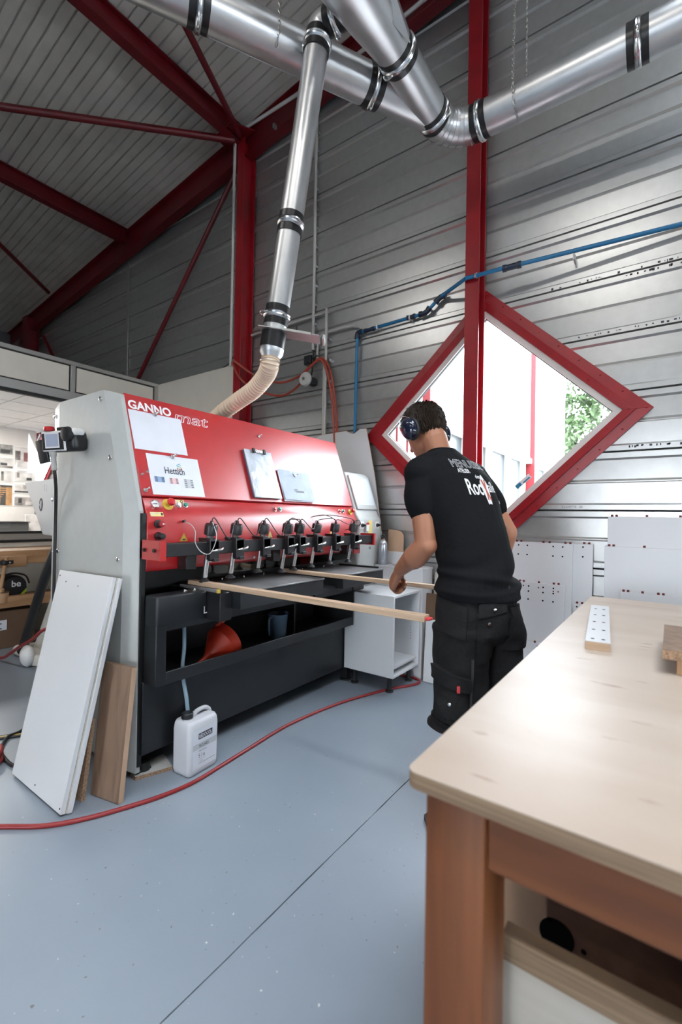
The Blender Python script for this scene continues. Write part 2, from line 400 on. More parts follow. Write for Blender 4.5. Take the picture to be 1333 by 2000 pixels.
# roof deck: ribbed sheets running up the slope
ce = struct('ceiling'); SW = .097*10
SKX0, SKX1 = .2, 1.9                                   # strip of translucent roof lights, right of the camera
def sheet(xa, xb):
    v = []; f = []; pts = []
    for i in range(10):
        for dy, dz in ((0, 0), (.069, 0), (.072, .020), (.083, .020), (.086, 0)): pts.append((i*.097+dy, dz))
    pts.append((SW, 0))
    for y, dz in pts: v += [(xa, y, roofz(xa)+dz), (xb, y, roofz(xb)+dz)]
    for i in range(len(pts)-1): f.append((2*i, 2*i+1, 2*i+3, 2*i+2))
    return MB().add(v, f)
sma, smb, smc = mesh_of(sheet(XL-.2, SKX0), 'roof_sheet', smooth=0), mesh_of(sheet(SKX1, XR+.2), 'roof_sheet', smooth=0), mesh_of(sheet(SKX0, SKX1), 'roof_sheet', smooth=0)
skl = mesh_of(MB().add([(SKX0, 0, roofz(SKX0)), (SKX1, 0, roofz(SKX1)), (SKX1, SW, roofz(SKX1)), (SKX0, SW, roofz(SKX0))], [(0, 1, 2, 3)]), 'skylight', smooth=0)
for k in range(13):
    for nm_, m_ in (('roof_sheet', sma), ('roof_sheet', smb), ('roof_light', skl) if 1 <= k <= 9 else ('roof_sheet', smc)):
        o = bpy.data.objects.new(nm_, m_); put(o, ce); o.location = (0, 3.6-SW*(k+1), 0)

# red steelwork
def steel(name, label, cat, mb, m='steel_red_shaded', bev=.002):
    o = obj(name, mb, m, None, bev=bev); tag(o, label, cat, kind='structure'); return o
steel('steel_column', 'red steel column standing left of the vertical grey conduits', 'column', ibeam(MB(), (-3.785, 3.388, 0), (-3.785, 3.388, 5.3), (0, 1, 0), .175, .105), m='frame_red')
steel('steel_column', 'red steel column rising in front of the diamond window', 'column', ibeam(MB(), (-1.223, 3.40, 0), (-1.223, 3.40, roofz(-1.2)-.02), (0, 1, 0), .14, .107), m='frame_red')
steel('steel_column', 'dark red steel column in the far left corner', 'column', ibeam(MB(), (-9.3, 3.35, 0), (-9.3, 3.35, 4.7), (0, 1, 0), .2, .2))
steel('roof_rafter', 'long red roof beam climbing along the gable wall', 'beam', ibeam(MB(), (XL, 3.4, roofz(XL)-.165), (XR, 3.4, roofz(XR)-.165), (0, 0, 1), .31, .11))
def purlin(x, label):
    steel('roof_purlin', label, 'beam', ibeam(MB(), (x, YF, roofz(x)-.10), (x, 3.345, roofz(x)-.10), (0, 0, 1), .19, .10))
purlin(-3.83, 'red roof purlin meeting the top of the left column')
purlin(-6.17, 'red roof purlin further left, above the white partition')
purlin(-1.45, 'red roof purlin above the ducts'); purlin(2.1, 'red roof purlin right of the roof lights')
def rod(name, a, b, r, label, n=10):
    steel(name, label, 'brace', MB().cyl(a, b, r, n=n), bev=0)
rod('roof_brace', (-5.6, 1.1, roofz(-5.6)-.2), (-3.83, 3.25, roofz(-3.83)-.19), .035, 'thin red roof brace running left from the left column head')
rod('roof_brace', (-2.9, 1.3, roofz(-2.9)-.2), (-3.74, 3.25, roofz(-3.74)-.19), .03, 'thin red roof brace rising behind the upper duct')
rod('roof_brace', (-7.0, 1.85, roofz(-7.0)-.22), (-8.1, 3.15, roofz(-8.1)-.2), .03, 'thin dark red roof brace low at the far left')
rod('wall_brace', (-4.0, 3.40, 5.05), (-5.95, 3.40, 2.98), .028, 'thin red diagonal brace against the grey cladding')
rod('wall_brace', (-8.9, 3.4, 4.3), (-7.7, 3.4, 3.0), .03, 'dark diagonal brace in the far left corner')
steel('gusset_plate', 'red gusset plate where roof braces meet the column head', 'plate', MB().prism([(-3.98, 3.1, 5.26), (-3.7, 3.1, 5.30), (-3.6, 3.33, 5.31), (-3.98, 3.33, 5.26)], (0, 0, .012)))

# diamond windows
def diamond_side(cx, cz, a, b, k, y0a, y0b, y1a, y1b):
    # side k of a mitred rhombus frame between outer half sizes a and inner b; y0 front depth at outer and inner edge, y1 back
    ang = [(1, 0), (0, 1), (-1, 0), (0, -1)]; p, q = ang[k], ang[(k+1) % 4]
    P = lambda h, d, y: (cx+d[0]*h[0], y, cz+d[1]*h[1])
    v = [P(a, p, y0a), P(a, q, y0a), P(b, q, y0b), P(b, p, y0b), P(a, p, y1a), P(a, q, y1a), P(b, q, y1b), P(b, p, y1b)]
    return MB().add(v, [(0, 1, 2, 3), (4, 7, 6, 5), (0, 4, 5, 1), (1, 5, 6, 2), (2, 6, 7, 3), (3, 7, 4, 0)])
def rh(s, c): return (c[2]*s, c[3]*s)
def diamond_window(name, c, scale=1., pane='glass'):
    w = struct(name, (c[0], YW, c[1])); cx, cz = c[0], c[1]; y = YW
    F = lambda s: (1.073*s*scale, 1.03*s*scale)
    for k in range(4):
        obj('outer_frame', diamond_side(cx, cz, F(1), F(.915), k, y-.028, y-.032, y-.010, y-.010), 'frame_red', w, bev=.001)
        obj('inner_frame', diamond_side(cx, cz, F(.915), F(.845), k, y-.044, y-.040, y+.03, y+.06), 'frame_red', w, bev=.001)
        obj('sash', diamond_side(cx, cz, F(.845), F(.792), k, y-.030, y-.026, y+.012, y+.012), 'white_frame', w, bev=.001)
        obj('gasket', diamond_side(cx, cz, F(.792), F(.786), k, y-.012, y-.010, y+.012, y+.012), 'rubber', w)
    g = F(.788); mb = MB(); mb.add([(cx+g[0], y+.008, cz), (cx, y+.008, cz+g[1]), (cx-g[0], y+.008, cz), (cx, y+.008, cz-g[1])], [(0, 1, 2, 3)])
    obj('glass_pane', mb, pane, w, smooth=0)
    return w
w1 = diamond_window('window_1', (WIN1[0], WIN1[1]))
w2 = diamond_window('window_2', (WIN2[0], WIN2[1]), .62)
mb = MB()
for k in range(4):
    for t in [i/8 for i in range(8)]:
        d = [(1, 0), (0, 1), (-1, 0), (0, -1)]; p, q = d[k], d[(k+1) % 4]
        for s in (.965, .875):
            x = WIN1[0]+1.073*s*(p[0]*(1-t)+q[0]*t); z = WIN1[1]+1.03*s*(p[1]*(1-t)+q[1]*t); mb.ell((x, YW-.030-(.013 if s < .9 else 0), z), (.006, .004, .006), 8, 6)
obj('rivets', mb, 'frame_red', w1)['kind'] = 'stuff'
sx = Vector((.74, 0, .67)).normalized(); o_ = Vector((-.915, YW+.005, 1.475))
mb = MB(); quad(mb, o_, sx, Vector((-sx.z, 0, sx.x)), 0, .13, 0, .035, .004); obj('sticker', mb, 'print_white', w1, smooth=0)
mb = MB(); quad(mb, o_, sx, Vector((-sx.z, 0, sx.x)), .0, .045, .004, .03, .0055); quad(mb, o_, sx, Vector((-sx.z, 0, sx.x)), .06, .12, .004, .014, .0055); obj('sticker_print', mb, 'ink_teal', w1, smooth=0)

# ------------------------------------------------------------------ ceiling lamps hanging behind the camera
def ceiling_lamp(x, y, label, power=42):
    z = roofz(x)-.55
    t = thing('ceiling_lamp', (x, y, z), label, 'lamp', 'linear lamps under the roof')
    obj('housing', MB().bx(x-.75, x+.75, y-.09, y+.09, z, z+.07), 'white_paint', t, bev=.01)
    for s in (-.6, .6): obj('hanger', MB().cyl((x+s, y, z+.06), (x+s, y, roofz(x+s)), .006, n=6), 'chain', t)
    obj('diffuser', MB().bx(x-.72, x+.72, y-.075, y+.075, z-.012, z), 'lamp_diff', t)
    l = bpy.data.lights.new('lamp_light', 'AREA'); l.shape = 'RECTANGLE'; l.size = 1.4; l.size_y = .15; l.energy = power; l.color = (1, .97, .93)
    o = bpy.data.objects.new('lamp_light', l); COL.objects.link(o); o.parent = t; o.location = (0, 0, -.02)
ceiling_lamp(-3.4, -.7, 'linear lamp nearest the left roof purlin'); ceiling_lamp(-.7, -.7, 'linear lamp straight above the camera')
ceiling_lamp(2.2, -.7, 'linear lamp right of the camera'); ceiling_lamp(-.7, -4.5, 'linear lamp far behind the camera'); ceiling_lamp(3.2, -4.5, 'linear lamp far behind to the right')

# ------------------------------------------------------------------ outside the window
gd = obj('yard_ground', MB().bx(-40, 40, YW+.4, 60, -.2, -.05), 'asphalt'); tag(gd, 'pale paved yard outside the window', 'ground', kind='structure')
gd2 = obj('yard_ground', MB().bx(-40, 60, -40, YF-.3, -.2, -.05), 'asphalt'); tag(gd2, 'pale paved yard outside the roller door', 'ground', kind='structure')
XF = -3.0
b = thing('neighbour_building', (XF, 10, 0), 'white panelled building with red posts seen through the diamond window', 'building')
for i in range(15):
    y = 3.9+i*.9
    obj('facade_panel', MB().bx(XF-.2, XF, y, y+.89, 2.85, 8.5), 'facade', b, bev=.01)
    if y < 6.6:
        for j in range(3): obj('cladding_strip', MB().bx(XF-.2, XF+.03, y+j*.3, y+j*.3+.15, 0, 2.5), 'facade_red', b); obj('cladding_strip', MB().bx(XF-.2, XF, y+j*.3+.15, y+j*.3+.3, 0, 2.5), 'facade', b)
obj('lintel', MB().bx(XF-.2, XF+.05, 3.9, 17.4, 2.72, 2.85), 'white_frame', b)
obj('lower_wall', MB().bx(XF-.2, XF, 6.6, 17.4, 0, 1.5), 'facade', b)
for i in range(8):
    y = 6.7+i*1.33
    if 12.4 < y < 13: continue
    f = obj('window_frame', MB().bx(XF-.1, XF+.02, y, y+.06, 1.5, 2.72), 'white_frame', b)
    obj('window_pane', MB().bx(XF-.12, XF-.1, y+.06, y+1.33, 1.5, 2.72), 'win_dark', b)
obj('window_sill', MB().bx(XF-.1, XF+.1, 6.6, 17.4, 1.44, 1.5), 'white_frame', b)
for y in (12.6, 6.2): obj('red_post', MB().bx(XF-.1, XF+.12, y, y+.28, 0, 8.5), 'facade_red', b)
mb = MB(); random.seed(11)
tr = thing('leafy_tree', (-2.2, 22, 0), 'leafy green tree beyond the white building outside', 'tree')
obj('trunk', MB().tube(spline([(-2.2, 22, 0), (-2.1, 22, 2), (-2.2, 22.1, 4)], 5), [.22]*6+[.12]*5, 10), 'bark', tr)
mb = MB()
for i in range(9000):
    th = random.uniform(0, 2*pi); ph = math.acos(random.uniform(-1, 1)); rr = random.uniform(.5, 1)**.4
    lump = 1+.25*sin(3*th+ph*4)+.15*sin(7*th-5*ph)
    c = Vector((-2.0+2.3*rr*lump*sin(ph)*cos(th), 22+2.0*rr*lump*sin(ph)*sin(th), 5.2+2.7*rr*lump*cos(ph)))
    a = Vector((random.gauss(0, 1), random.gauss(0, 1), random.gauss(0, 1))).normalized(); bb = a.orthogonal().normalized(); s = random.uniform(.09, .17)
    mb.add([c-a*s, c+bb*s*.5, c+a*s, c-bb*s*.5], [(0, 1, 2, 3)])
obj('foliage', mb, 'leaf', tr, smooth=0)['kind'] = 'stuff'

# ------------------------------------------------------------------ extraction ducts
ZD = 3.88
def pipe(mb, p0, p1, r, n=40): return mb.cyl(p0, p1, r, n=n, caps=False)
def seam(p0, p1, r, parent, side):
    p0, p1, side = Vector(p0), Vector(p1), Vector(side).normalized(); obj('duct_seam', MB().obox((p0+p1)/2+side*r, (p1-p0)/2, side*.0015, (p1-p0).normalized().cross(side)*.006), 'duct_seam', parent)
def clamp(c, d, r, parent, lug=(0, 0, -1), gap=.034):
    c, d = Vector(c), Vector(d).normalized(); L = Vector(lug); L = (L-d*L.dot(d)).normalized()
    t = obj('tape_band', MB().lathe(c-d*.052, d, [(0, r+.0005), (0, r+.003), (.034, r+.003), (.034, r+.0005)], 36, caps=False), 'tape', parent)
    obj('tape_band', MB().lathe(c+d*.018, d, [(0, r+.0005), (0, r+.003), (.034, r+.003), (.034, r+.0005)], 36, caps=False), 'tape', parent)
    k = obj('clamp_ring', MB().lathe(c-d*.018, d, [(0, r), (.004, r+.008), (.011, r+.012), (.018, r+.009), (.025, r+.012), (.032, r+.008), (.036, r)], 36, caps=False), 'clamp_metal', parent)
    q = c+L*(r+.016); s = d.cross(L)
    obj('clamp_latch', MB().tube(spline([q-s*.03-L*.006, q-s*.012+L*.010, q+s*.008+L*.012, q+s*.026-L*.002], 5), .006, 8), 'clamp_metal', k)
D = thing('extraction_duct', (-1.28, 2.5, ZD), 'large galvanised extraction duct with clamped joints hanging under the roof', 'duct')
R1 = .105
px = V(-1.0, 2.95, ZD)
EL = V(-1.28, 2.95, ZD)                                                   # elbow corner of the two axes
obj('duct_section', pipe(MB(), (-1.04, 2.95, ZD), (-.165, 2.95, ZD), R1), 'duct', D)
obj('duct_section', pipe(MB(), (-.165, 2.95, ZD), (2.6, 2.95, ZD), R1), 'duct', D)
seam((-.95, 2.95, ZD), (-.2, 2.95, ZD), R1, D, (0, -.3, 1))
clamp((-1.04, 2.95, ZD), (1, 0, 0), R1, D, (0, -.5, -1)); clamp((-.165, 2.95, ZD), (1, 0, 0), R1, D, (0, -1, -.3))
# segmented elbow
mb = MB(); rc = .215; cc = EL+V(rc, -rc, 0); rings = []
for i in range(9):
    a = (pi/2)*i/8; ax = V(-cos(a), sin(a), 0); p = cc+ax*rc
    for dr in ((0,) if i in (0, 8) else (0, .005, .005, 0)):
        rings.append((p, ax, R1+dr))
seg = []
for i, (p, ax, r) in enumerate(rings):
    seg.append([p+(ax*cos(t)+V(0, 0, 1)*sin(t))*r for t in [2*pi*k/40 for k in range(40)]])
# spread the raised welts slightly along the bend
out = []; i = 0
for k in range(9):
    m = 1 if k in (0, 8) else 4
    for j in range(m):
        a = (pi/2)*k/8+(0 if m == 1 else (-.02, -.012, .012, .02)[j]); ax = V(-cos(a), sin(a), 0); p = cc+ax*rc; r = R1+(0 if m == 1 else (0, .005, .005, 0)[j])
        out.append([p+(ax*cos(t)+V(0, 0, 1)*sin(t))*r for t in [2*pi*q/40 for q in range(40)]])
mb.loft(out, caps=False); obj('elbow', mb, 'duct', D, smooth=30)
ya = EL.y-rc
obj('duct_extension', pipe(MB(), (-1.28+rc, 2.95, ZD), (-1.03, 2.95, ZD), R1), 'duct', D)
clamp((-1.28, ya-.015, ZD), (0, 1, 0), R1, D, (1, 0, -.4))
# branch fitting: straight run towards the camera, a 29 degree branch to the left
jn = V(-1.28, ya-.03, ZD)
obj('branch_fitting', pipe(MB(), jn, (-1.28, 2.27, ZD), R1), 'duct', D)
bd = V(-.485, -.875, 0).normalized(); b0 = V(-1.30, 2.70, ZD); b1 = b0+bd*.42
obj('branch_arm', pipe(MB(), b0, b1, R1*.98), 'duct', D)
B2 = b1+bd*1.02; B3 = B2+bd*1.6
obj('duct_section', pipe(MB(), b1, B2, R1*1.02), 'duct', D); obj('duct_section', pipe(MB(), B2, B3, R1*1.02), 'duct', D)
seam(b1+bd*.06, B2-bd*.06, R1*1.02, D, (-.3, .2, -.5))
clamp(b1, bd, R1*1.02, D, (0, 0, -1)); clamp(B2, bd, R1*1.02, D, (.2, 0, -1))
# tee with a flattened cone, run on to a wider duct overhead
clamp((-1.28, 2.245, ZD), (0, 1, 0), R1, D, (-.6, 0, -1))
mb = MB(); n = 40; rings = []
for y, r, sq in ((2.22, R1, 1.), (2.19, R1+.002, 1.), (1.98, R1*1.30, 1.), (1.72, R1*1.58, 1.), (1.2, R1*1.6, 1.)):
    rings.append([V(-1.28+r*cos(t), y, ZD+r*sq*sin(t)) for t in [2*pi*k/n for k in range(n)]])
mb.loft(rings, caps=False); obj('tee_body', mb, 'duct', D, smooth=50)
gus = MB().prism([(-1.165, 2.18, ZD-.066), (-1.10, 1.7, ZD+.0), (-1.22, 1.7, ZD-.13)], (.004, 0, .003)); obj('tee_gusset', gus, 'duct', D)
side = V(-.90, -.10, .05).normalized(); s0 = V(-1.33, 1.90, ZD-.02); s1 = s0+side*.115
R2 = .066
obj('tee_outlet', pipe(MB(), s0, s1, R2), 'duct', D); clamp(s1, side, R2, D, (0, .2, -1))
# ---- drop pipe
bot = V(-1.785, 1.815, 2.215)
P = thing('drop_pipe', tuple(bot), 'narrow galvanised drop pipe slanting down to the machine hose', 'pipe')
top = s1+side*.105+V(0, 0, -.03); dn = (bot-top).normalized()
path = spline([s1+side*.01, s1+side*.055, s1+side*.092+V(0, 0, -.008), top+dn*.015], 8)
obj('pipe_elbow', MB().tube(path, R2, 32, caps=False), 'duct', P)
clamp(top+dn*.062, dn, R2, P, (-1, 0, 0))
m1 = top+dn*1.02
obj('pipe_section', pipe(MB(), top, m1, R2*.97), 'duct', P); obj('pipe_section', pipe(MB(), m1, bot-dn*.02, R2*.95), 'duct', P)
clamp(m1, dn, R2*.97, P, (1, -.5, 0)); clamp(bot-dn*.13, dn, R2*.96, P, (-.6, -1, 0))
# slide gate and reducer
sd = V(.80, .60, 0); sd = (sd-dn*sd.dot(dn)).normalized(); pv = dn.cross(sd)
g = obj('slide_gate', MB().obox(bot+sd*.085-dn*.045, sd*.165, pv*.072, dn*.0025), 'galva_flange', P, bev=.001)
obj('gate_rail', MB().obox(bot+sd*.13+pv*.07-dn*.045, sd*.075, pv*.008, dn*.006), 'alu', g); obj('gate_handle', MB().obox(bot+sd*.275-dn*.045, sd*.006, pv*.06, dn*.012), 'alu', g)
obj('gate_knob', MB().cyl(bot+sd*.13+pv*.07-dn*.05, bot+sd*.13+pv*.07-dn*.07, .008, n=10), 'black_pl', g)
obj('tape_collar', MB().lathe(bot-dn*.04, dn, [(0, R2+.002), (.085, R2+.002)], 32, caps=False), 'tape', P)
obj('reducer', MB().lathe(bot+dn*.045, dn, [(0, R2), (.03, R2-.002), (.055, R2*.70), (.11, R2*.68)], 32, caps=False), 'galva_flange', P)
hb = bot+dn*.10
# ---- flexible hose down behind the machine
hp = spline([hb, hb+dn*.045, V(-1.885, 1.858, 2.045), V(-2.02, 1.90, 1.998), V(-2.2, 1.935, 1.96), V(-2.42, 1.977, 1.91), V(-2.62, 2.02, 1.84), V(-2.70, 2.03, 1.74)], 20)
rr = []; pp = []
for i, p in enumerate(hp):
    pp.append(p); rr.append(.050+(.0028 if i % 3 == 0 else -.0018))
o = obj('flexible_hose', MB().tube(pp, rr, 24, caps=False), 'hose_pvc', None, smooth=20); tag(o, 'cream ribbed flexible hose curving behind the red machine', 'hose')
o = obj('hose_clip', MB().tube([hb+dn*.02+(sd*cos(t)+pv*sin(t))*.0535 for t in [2*pi*k/28 for k in range(28)]], .004, 6, closed=True), 'clamp_metal'); tag(o, 'metal worm clip around the top of the cream hose', 'clip')
# ---- suspension chains
def chain(pts, label):
    mb = MB(); L = .026; a = Vector(pts[0]); acc = 0; k = 0
    for p, q in zip(pts, pts[1:]):
        p, q = Vector(p), Vector(q); d = (q-p).normalized(); n_ = int((q-p).length/(L*.78))
        o1 = d.orthogonal().normalized(); o2 = d.cross(o1)
        for i in range(n_):
            c = p+d*(i+.5)*L*.78; s = o1 if i % 2 else o2
            mb.tube([c+d*(L*.5*cos(t))+s*(.008*sin(t)) for t in [2*pi*j/8 for j in range(8)]], .0027, 4, closed=True)
    o = obj('chain', mb, 'chain'); tag(o, label, 'chain', 'chains holding the ducts')
xc = -.80
chain([(xc, 2.93, roofz(xc)-.02), (xc, 2.82, ZD+.03), (xc, 2.832, ZD-.05), (xc, 2.87, ZD-.095), (xc, 2.95, ZD-.112)], 'steel chain hanging in front of the right duct')
chain([(xc+.02, 3.04, roofz(xc)-.02), (xc+.02, 3.045, ZD+.02)], 'steel chain hanging behind the right duct')
cb = b1+bd*.62; sdv = V(bd.y, -bd.x, 0)
if sdv.y > 0: sdv = -sdv
chain([tuple(cb+sdv*.12+V(0, 0, 1.3)), tuple(cb+sdv*.112+V(0, 0, .02)), tuple(cb+sdv*.09+V(0, 0, -.07)), tuple(cb+sdv*.05+V(0, 0, -.105))], 'steel chain looped around the upper left duct')

# ------------------------------------------------------------------ pipes and cables on the gable wall
YP = YW-.045
def run(name, pts, r, m, label, cat, n=10, clips=None, k=1, group=None):
    t = thing(name, pts[0], label, cat, group); obj('pipe_run', MB().tube(pts if k == 1 else spline(pts, k), r, n), m, t)
    for c in (clips or []):
        obj('pipe_clip', MB().obox((c[0], c[1]+.018, c[2]), (.012 if c[3] else r+.004, 0, 0), (0, .02, 0), (0, 0, r+.004 if c[3] else .012)), 'galva_flange', t)
    return t
bl = thing('blue_air_pipe', (-2.34, YP, 2.05), 'blue compressed air pipe with black fittings along the cladding', 'pipe')
def seg_blue(a, b): obj('pipe_run', MB().cyl(a, b, .0145, n=14), 'pipe_blue', bl)
c0 = V(-2.335, YP, 2.93); yz = V(-1.66, YP, 2.945); up = V(-1.53, YP, 3.045); en = V(3, YP-.10, 3.05)
seg_blue((-2.345, YP, 1.98), c0); seg_blue(c0, yz); seg_blue(yz, up); seg_blue(up, (-1.26, 3.30, 3.05)); seg_blue((-1.26, 3.30, 3.05), (-1.02, 3.31, 3.05)); seg_blue((-1.02, 3.31, 3.05), (0.3, YP, 3.06)); seg_blue((.3, YP, 3.06), (3, YP, 3.06))
def fit(p, a, b, r=.022):
    p = Vector(p); f = obj('pipe_fitting', MB().tube(spline([p+Vector(a), p+Vector(a)*.3, p+Vector(b)*.3, p+Vector(b)], 4), r, 14), 'pipe_fit', bl)
    obj('fitting_nut', MB().cyl(p+Vector(a)*.62, p+Vector(a)*1.05, r+.004, n=12), 'pipe_fit', f); obj('fitting_nut', MB().cyl(p+Vector(b)*.62, p+Vector(b)*1.05, r+.004, n=12), 'pipe_fit', f)
fit(c0, (0, 0, -.05), (.05, 0, .001)); fit(c0+V(.13, 0, 0), (-.05, 0, 0), (.05, 0, 0), .017); fit(yz, (-.05, 0, 0), (.04, 0, .035)); fit(yz-V(.13, 0, 0), (-.035, 0, 0), (.035, 0, 0), .018); fit(up, (-.04, 0, -.035), (.045, 0, .002)); fit((-.93, 3.325, 3.05), (-.06, -.004, 0), (.06, .004, 0), .021)
for x, z in ((-2.12, 2.934), (-1.80, 2.94), (-.55, 3.055)): obj('pipe_clip', MB().bx(x-.006, x+.006, YP-.02, YW, z-.019, z+.019), 'white_paint', bl)
obj('pipe_clip', MB().lathe((-1.19, 3.305, 3.05), (1, 0, 0), [(0, .016), (.0, .022), (.014, .022), (.014, .016)], 16, caps=False), 'clamp_metal', bl)
YG = YW-.035
def clipz(x, z0, z1, st): return [(x, YG, z0+i*st, False) for i in range(int((z1-z0)/st)+1)]
run('grey_conduit', [(-2.87, YG, 5.45), (-2.865, YG, 2.88)], .016, 'pipe_grey', 'tall grey conduit dropping beside the drop pipe', 'conduit', clips=clipz(-2.87, 2.95, 5.2, .19))
run('grey_conduit', [(-2.68, YG-.03, 3.23), (-2.68, YG-.03, 1.6)], .014, 'pipe_grey', 'shorter grey conduit ending above the middle pipes', 'conduit', clips=clipz(-2.68, 1.95, 3.1, .2))
run('grey_conduit', [(-2.715, YG-.01, 2.73), (-2.715, YG-.01, 1.6)], .013, 'pipe_grey', 'short grey conduit beside the orange hose', 'conduit')
run('grey_conduit', [(-3.74, YG, 3.215), (-2.68, YG, 3.215)], .013, 'pipe_grey', 'horizontal grey conduit starting at the left column', 'conduit')
run('grey_conduit', [(-2.81, YG, 2.75), (-2.80, YG, 2.93), (-2.75, YG, 3.01), (-2.65, YG, 3.02), (-2.45, YG, 3.02), (-2.36, YG, 3.00)], .012, 'pipe_grey', 'grey conduit bending right behind the blue pipe', 'conduit', k=5)
run('grey_conduit', [(-3.862, 3.285, 2.85), (-3.862, 3.285, 5.28), (-3.80, 3.27, 5.345), (-2.3, 3.30, roofz(-2.3)-.30), (1.0, 3.30, roofz(1.0)-.30)], .017, 'pipe_grey', 'grey conduit clipped up the left column and along the roof beam', 'conduit', clips=[(-3.862, 3.285, z, False) for z in (3.0, 3.45, 3.9, 4.35, 4.8)]+[(x, 3.30, roofz(x)-.31, True) for x in (-3.3, -2.8, -2.3)])
sk = thing('wall_socket', (-2.90, YW, 2.76), 'small black junction box on the cladding', 'socket')
obj('box', MB().bx(-2.955, -2.865, YW-.07, YW-.01, 2.74, 2.83), 'black_pl', sk, bev=.005); obj('cover', MB().bx(-2.945, -2.875, YW-.078, YW-.07, 2.75, 2.82), 'anthracite', sk, bev=.004)
hk = thing('hose_holder', (-2.87, YW, 2.57), 'round grey hose holder screwed to the cladding', 'holder')
obj('arm', MB().cyl((-2.87, YW, 2.57), (-2.87, YW-.12, 2.57), .045, n=20), 'black_pl', hk); obj('disc', MB().lathe((-2.87, YW-.12, 2.57), (0, -1, 0), [(0, .066), (.02, .07), (.035, .06), (.04, .02)], 24), 'pipe_grey', hk)
obj('screw', MB().cyl((-2.87, YW-.158, 2.57), (-2.87, YW-.168, 2.57), .016, n=12), 'chrome', hk)
def hose(name, pts, r, m, label, cat='hose', k=8, n=8, group=None):
    o = obj(name, MB().tube(spline(pts, k), r, n), m); tag(o, label, cat, group); return o
hose('air_hose', [(-3.80, 3.27, 2.90), (-3.55, 3.33, 2.72), (-3.25, 3.38, 2.60), (-3.0, 3.40, 2.62), (-2.86, 3.40, 2.69), (-2.72, 3.42, 2.76), (-2.62, 3.43, 2.62), (-2.56, 3.44, 2.3), (-2.52, 3.44, 1.9)], .011, 'hose_orange', 'orange air hose sagging over the holder in a high loop')
hose('air_hose', [(-3.82, 3.27, 2.88), (-3.72, 3.30, 2.70), (-3.5, 3.34, 2.55), (-3.2, 3.38, 2.46), (-2.98, 3.39, 2.53), (-2.86, 3.38, 2.66), (-2.72, 3.40, 2.74), (-2.64, 3.41, 2.60), (-2.58, 3.42, 2.3), (-2.545, 3.42, 1.9)], .011, 'hose_orange', 'orange air hose sagging in a lower second loop')
hose('black_cable', [(-2.86, YG, 2.90), (-2.85, YG-.02, 2.70), (-2.84, YG-.05, 2.62)], .009, 'cable', 'short black cable below the tall grey conduit', 'cable')
hose('black_cable', [(-2.87, YG-.02, 2.79), (-2.78, YG-.03, 2.80), (-2.71, YG-.02, 2.74)], .006, 'cable', 'black cable from the junction box to a conduit', 'cable')
hose('black_cable', [(-3.87, 3.40, 3.1), (-4.1, 3.44, 2.95), (-4.5, 3.46, 2.93)], .005, 'cable', 'thin black cable hanging left of the left column', 'cable')

# ------------------------------------------------------------------ white lining and glazed office partition
ln = obj('wall_lining', MB().bx(-5.45, -3.87, 3.42, 3.46, 0, 2.925), 'cream', None, bev=.004); tag(ln, kind='structure')
XP = -5.45; PT = 2.93
pt = struct('wall_partition', (XP, 1, 0))
def rail(y0, y1, z0, z1, m='alu', d=.03, nm='frame_rail'): obj(nm, MB().bx(XP-.03, XP+d, y0, y1, z0, z1), m, pt, bev=.003)
PY0 = -1.2
rail(PY0, 3.42, PT-.045, PT); rail(PY0, 3.42, 2.49, 2.585); rail(PY0, 3.42, .955, 1.02); rail(3.37, 3.42, 0, PT-.045); 
posts = (2.378, .9, -.5)
for y in posts: rail(y-.025, y+.025, 2.585, PT-.045)
rail(.88, .93, 0, 2.49); rail(-.6, -.55, 0, 2.49)
ys = [3.37]+list(posts)
for a, b_ in zip(ys, ys[1:]):
    y1, y0 = a-(.0 if a == 3.37 else .025), b_+.025
    obj('gasket', MB().bx(XP-.02, XP+.012, y0, y1, 2.585, PT-.045), 'rubber', pt); obj('infill_panel', MB().bx(XP-.01, XP+.018, y0+.016, y1-.016, 2.601, PT-.061), 'cream', pt)
obj('gasket', MB().bx(XP-.02, XP+.036, PY0, 3.37, 2.455, 2.49), 'rubber', pt); obj('gasket', MB().bx(XP-.02, XP+.036, PY0, 3.37, 1.02, 1.045), 'rubber', pt); obj('gasket', MB().bx(XP-.02, XP+.036, PY0, 3.37, .93, .955), 'rubber', pt)
obj('lower_panel', MB().bx(XP-.02, XP+.018, PY0, 3.37, 0, .93), 'cream', pt)
mb = MB().bx(XP-.004, XP+.002, .93, 3.37, 1.045, 2.455); obj('glass_pane', mb, 'glass', pt, smooth=0)
mb = MB().bx(XP-.004, XP+.002, PY0, .88, 1.045, 2.455); obj('glass_pane', mb, 'glass', pt, smooth=0)
# office behind it
XO = -8.9
ow = struct('wall_office', (XO, 2, 0)); obj('wall_sheet', MB().bx(XO-.08, XO, -1.5, 3.33, 0, 2.66), 'office_wall', ow); obj('wall_sheet', MB().bx(XO, XP, -1.55, -1.5, 0, 2.66), 'office_wall', ow)
obj('wall_sheet', MB().bx(-8.3, XP-.05, 3.44, 3.47, 0, 2.66), 'office_wall', ow)
oc = struct('ceiling_office', (-7, 1, 2.62))
TY, TX = .6, .6
obj('ceiling_grid', MB().bx(XL, XP-.04, -1.5, 3.42, 2.635, 2.66), 'white_paint', oc)
for i in range(8):
    for j in range(9):
        x1 = XP-.06-i*TX; y1 = 3.40-j*TY
        if x1-TX < XL: continue
        if (i, j) in ((3, 2), (3, 6)): continue
        obj('ceiling_tile', MB().bx(x1-TX+.012, x1-.012, y1-TY+.012, y1-.012, 2.622, 2.634), 'ceil_tile', oc)
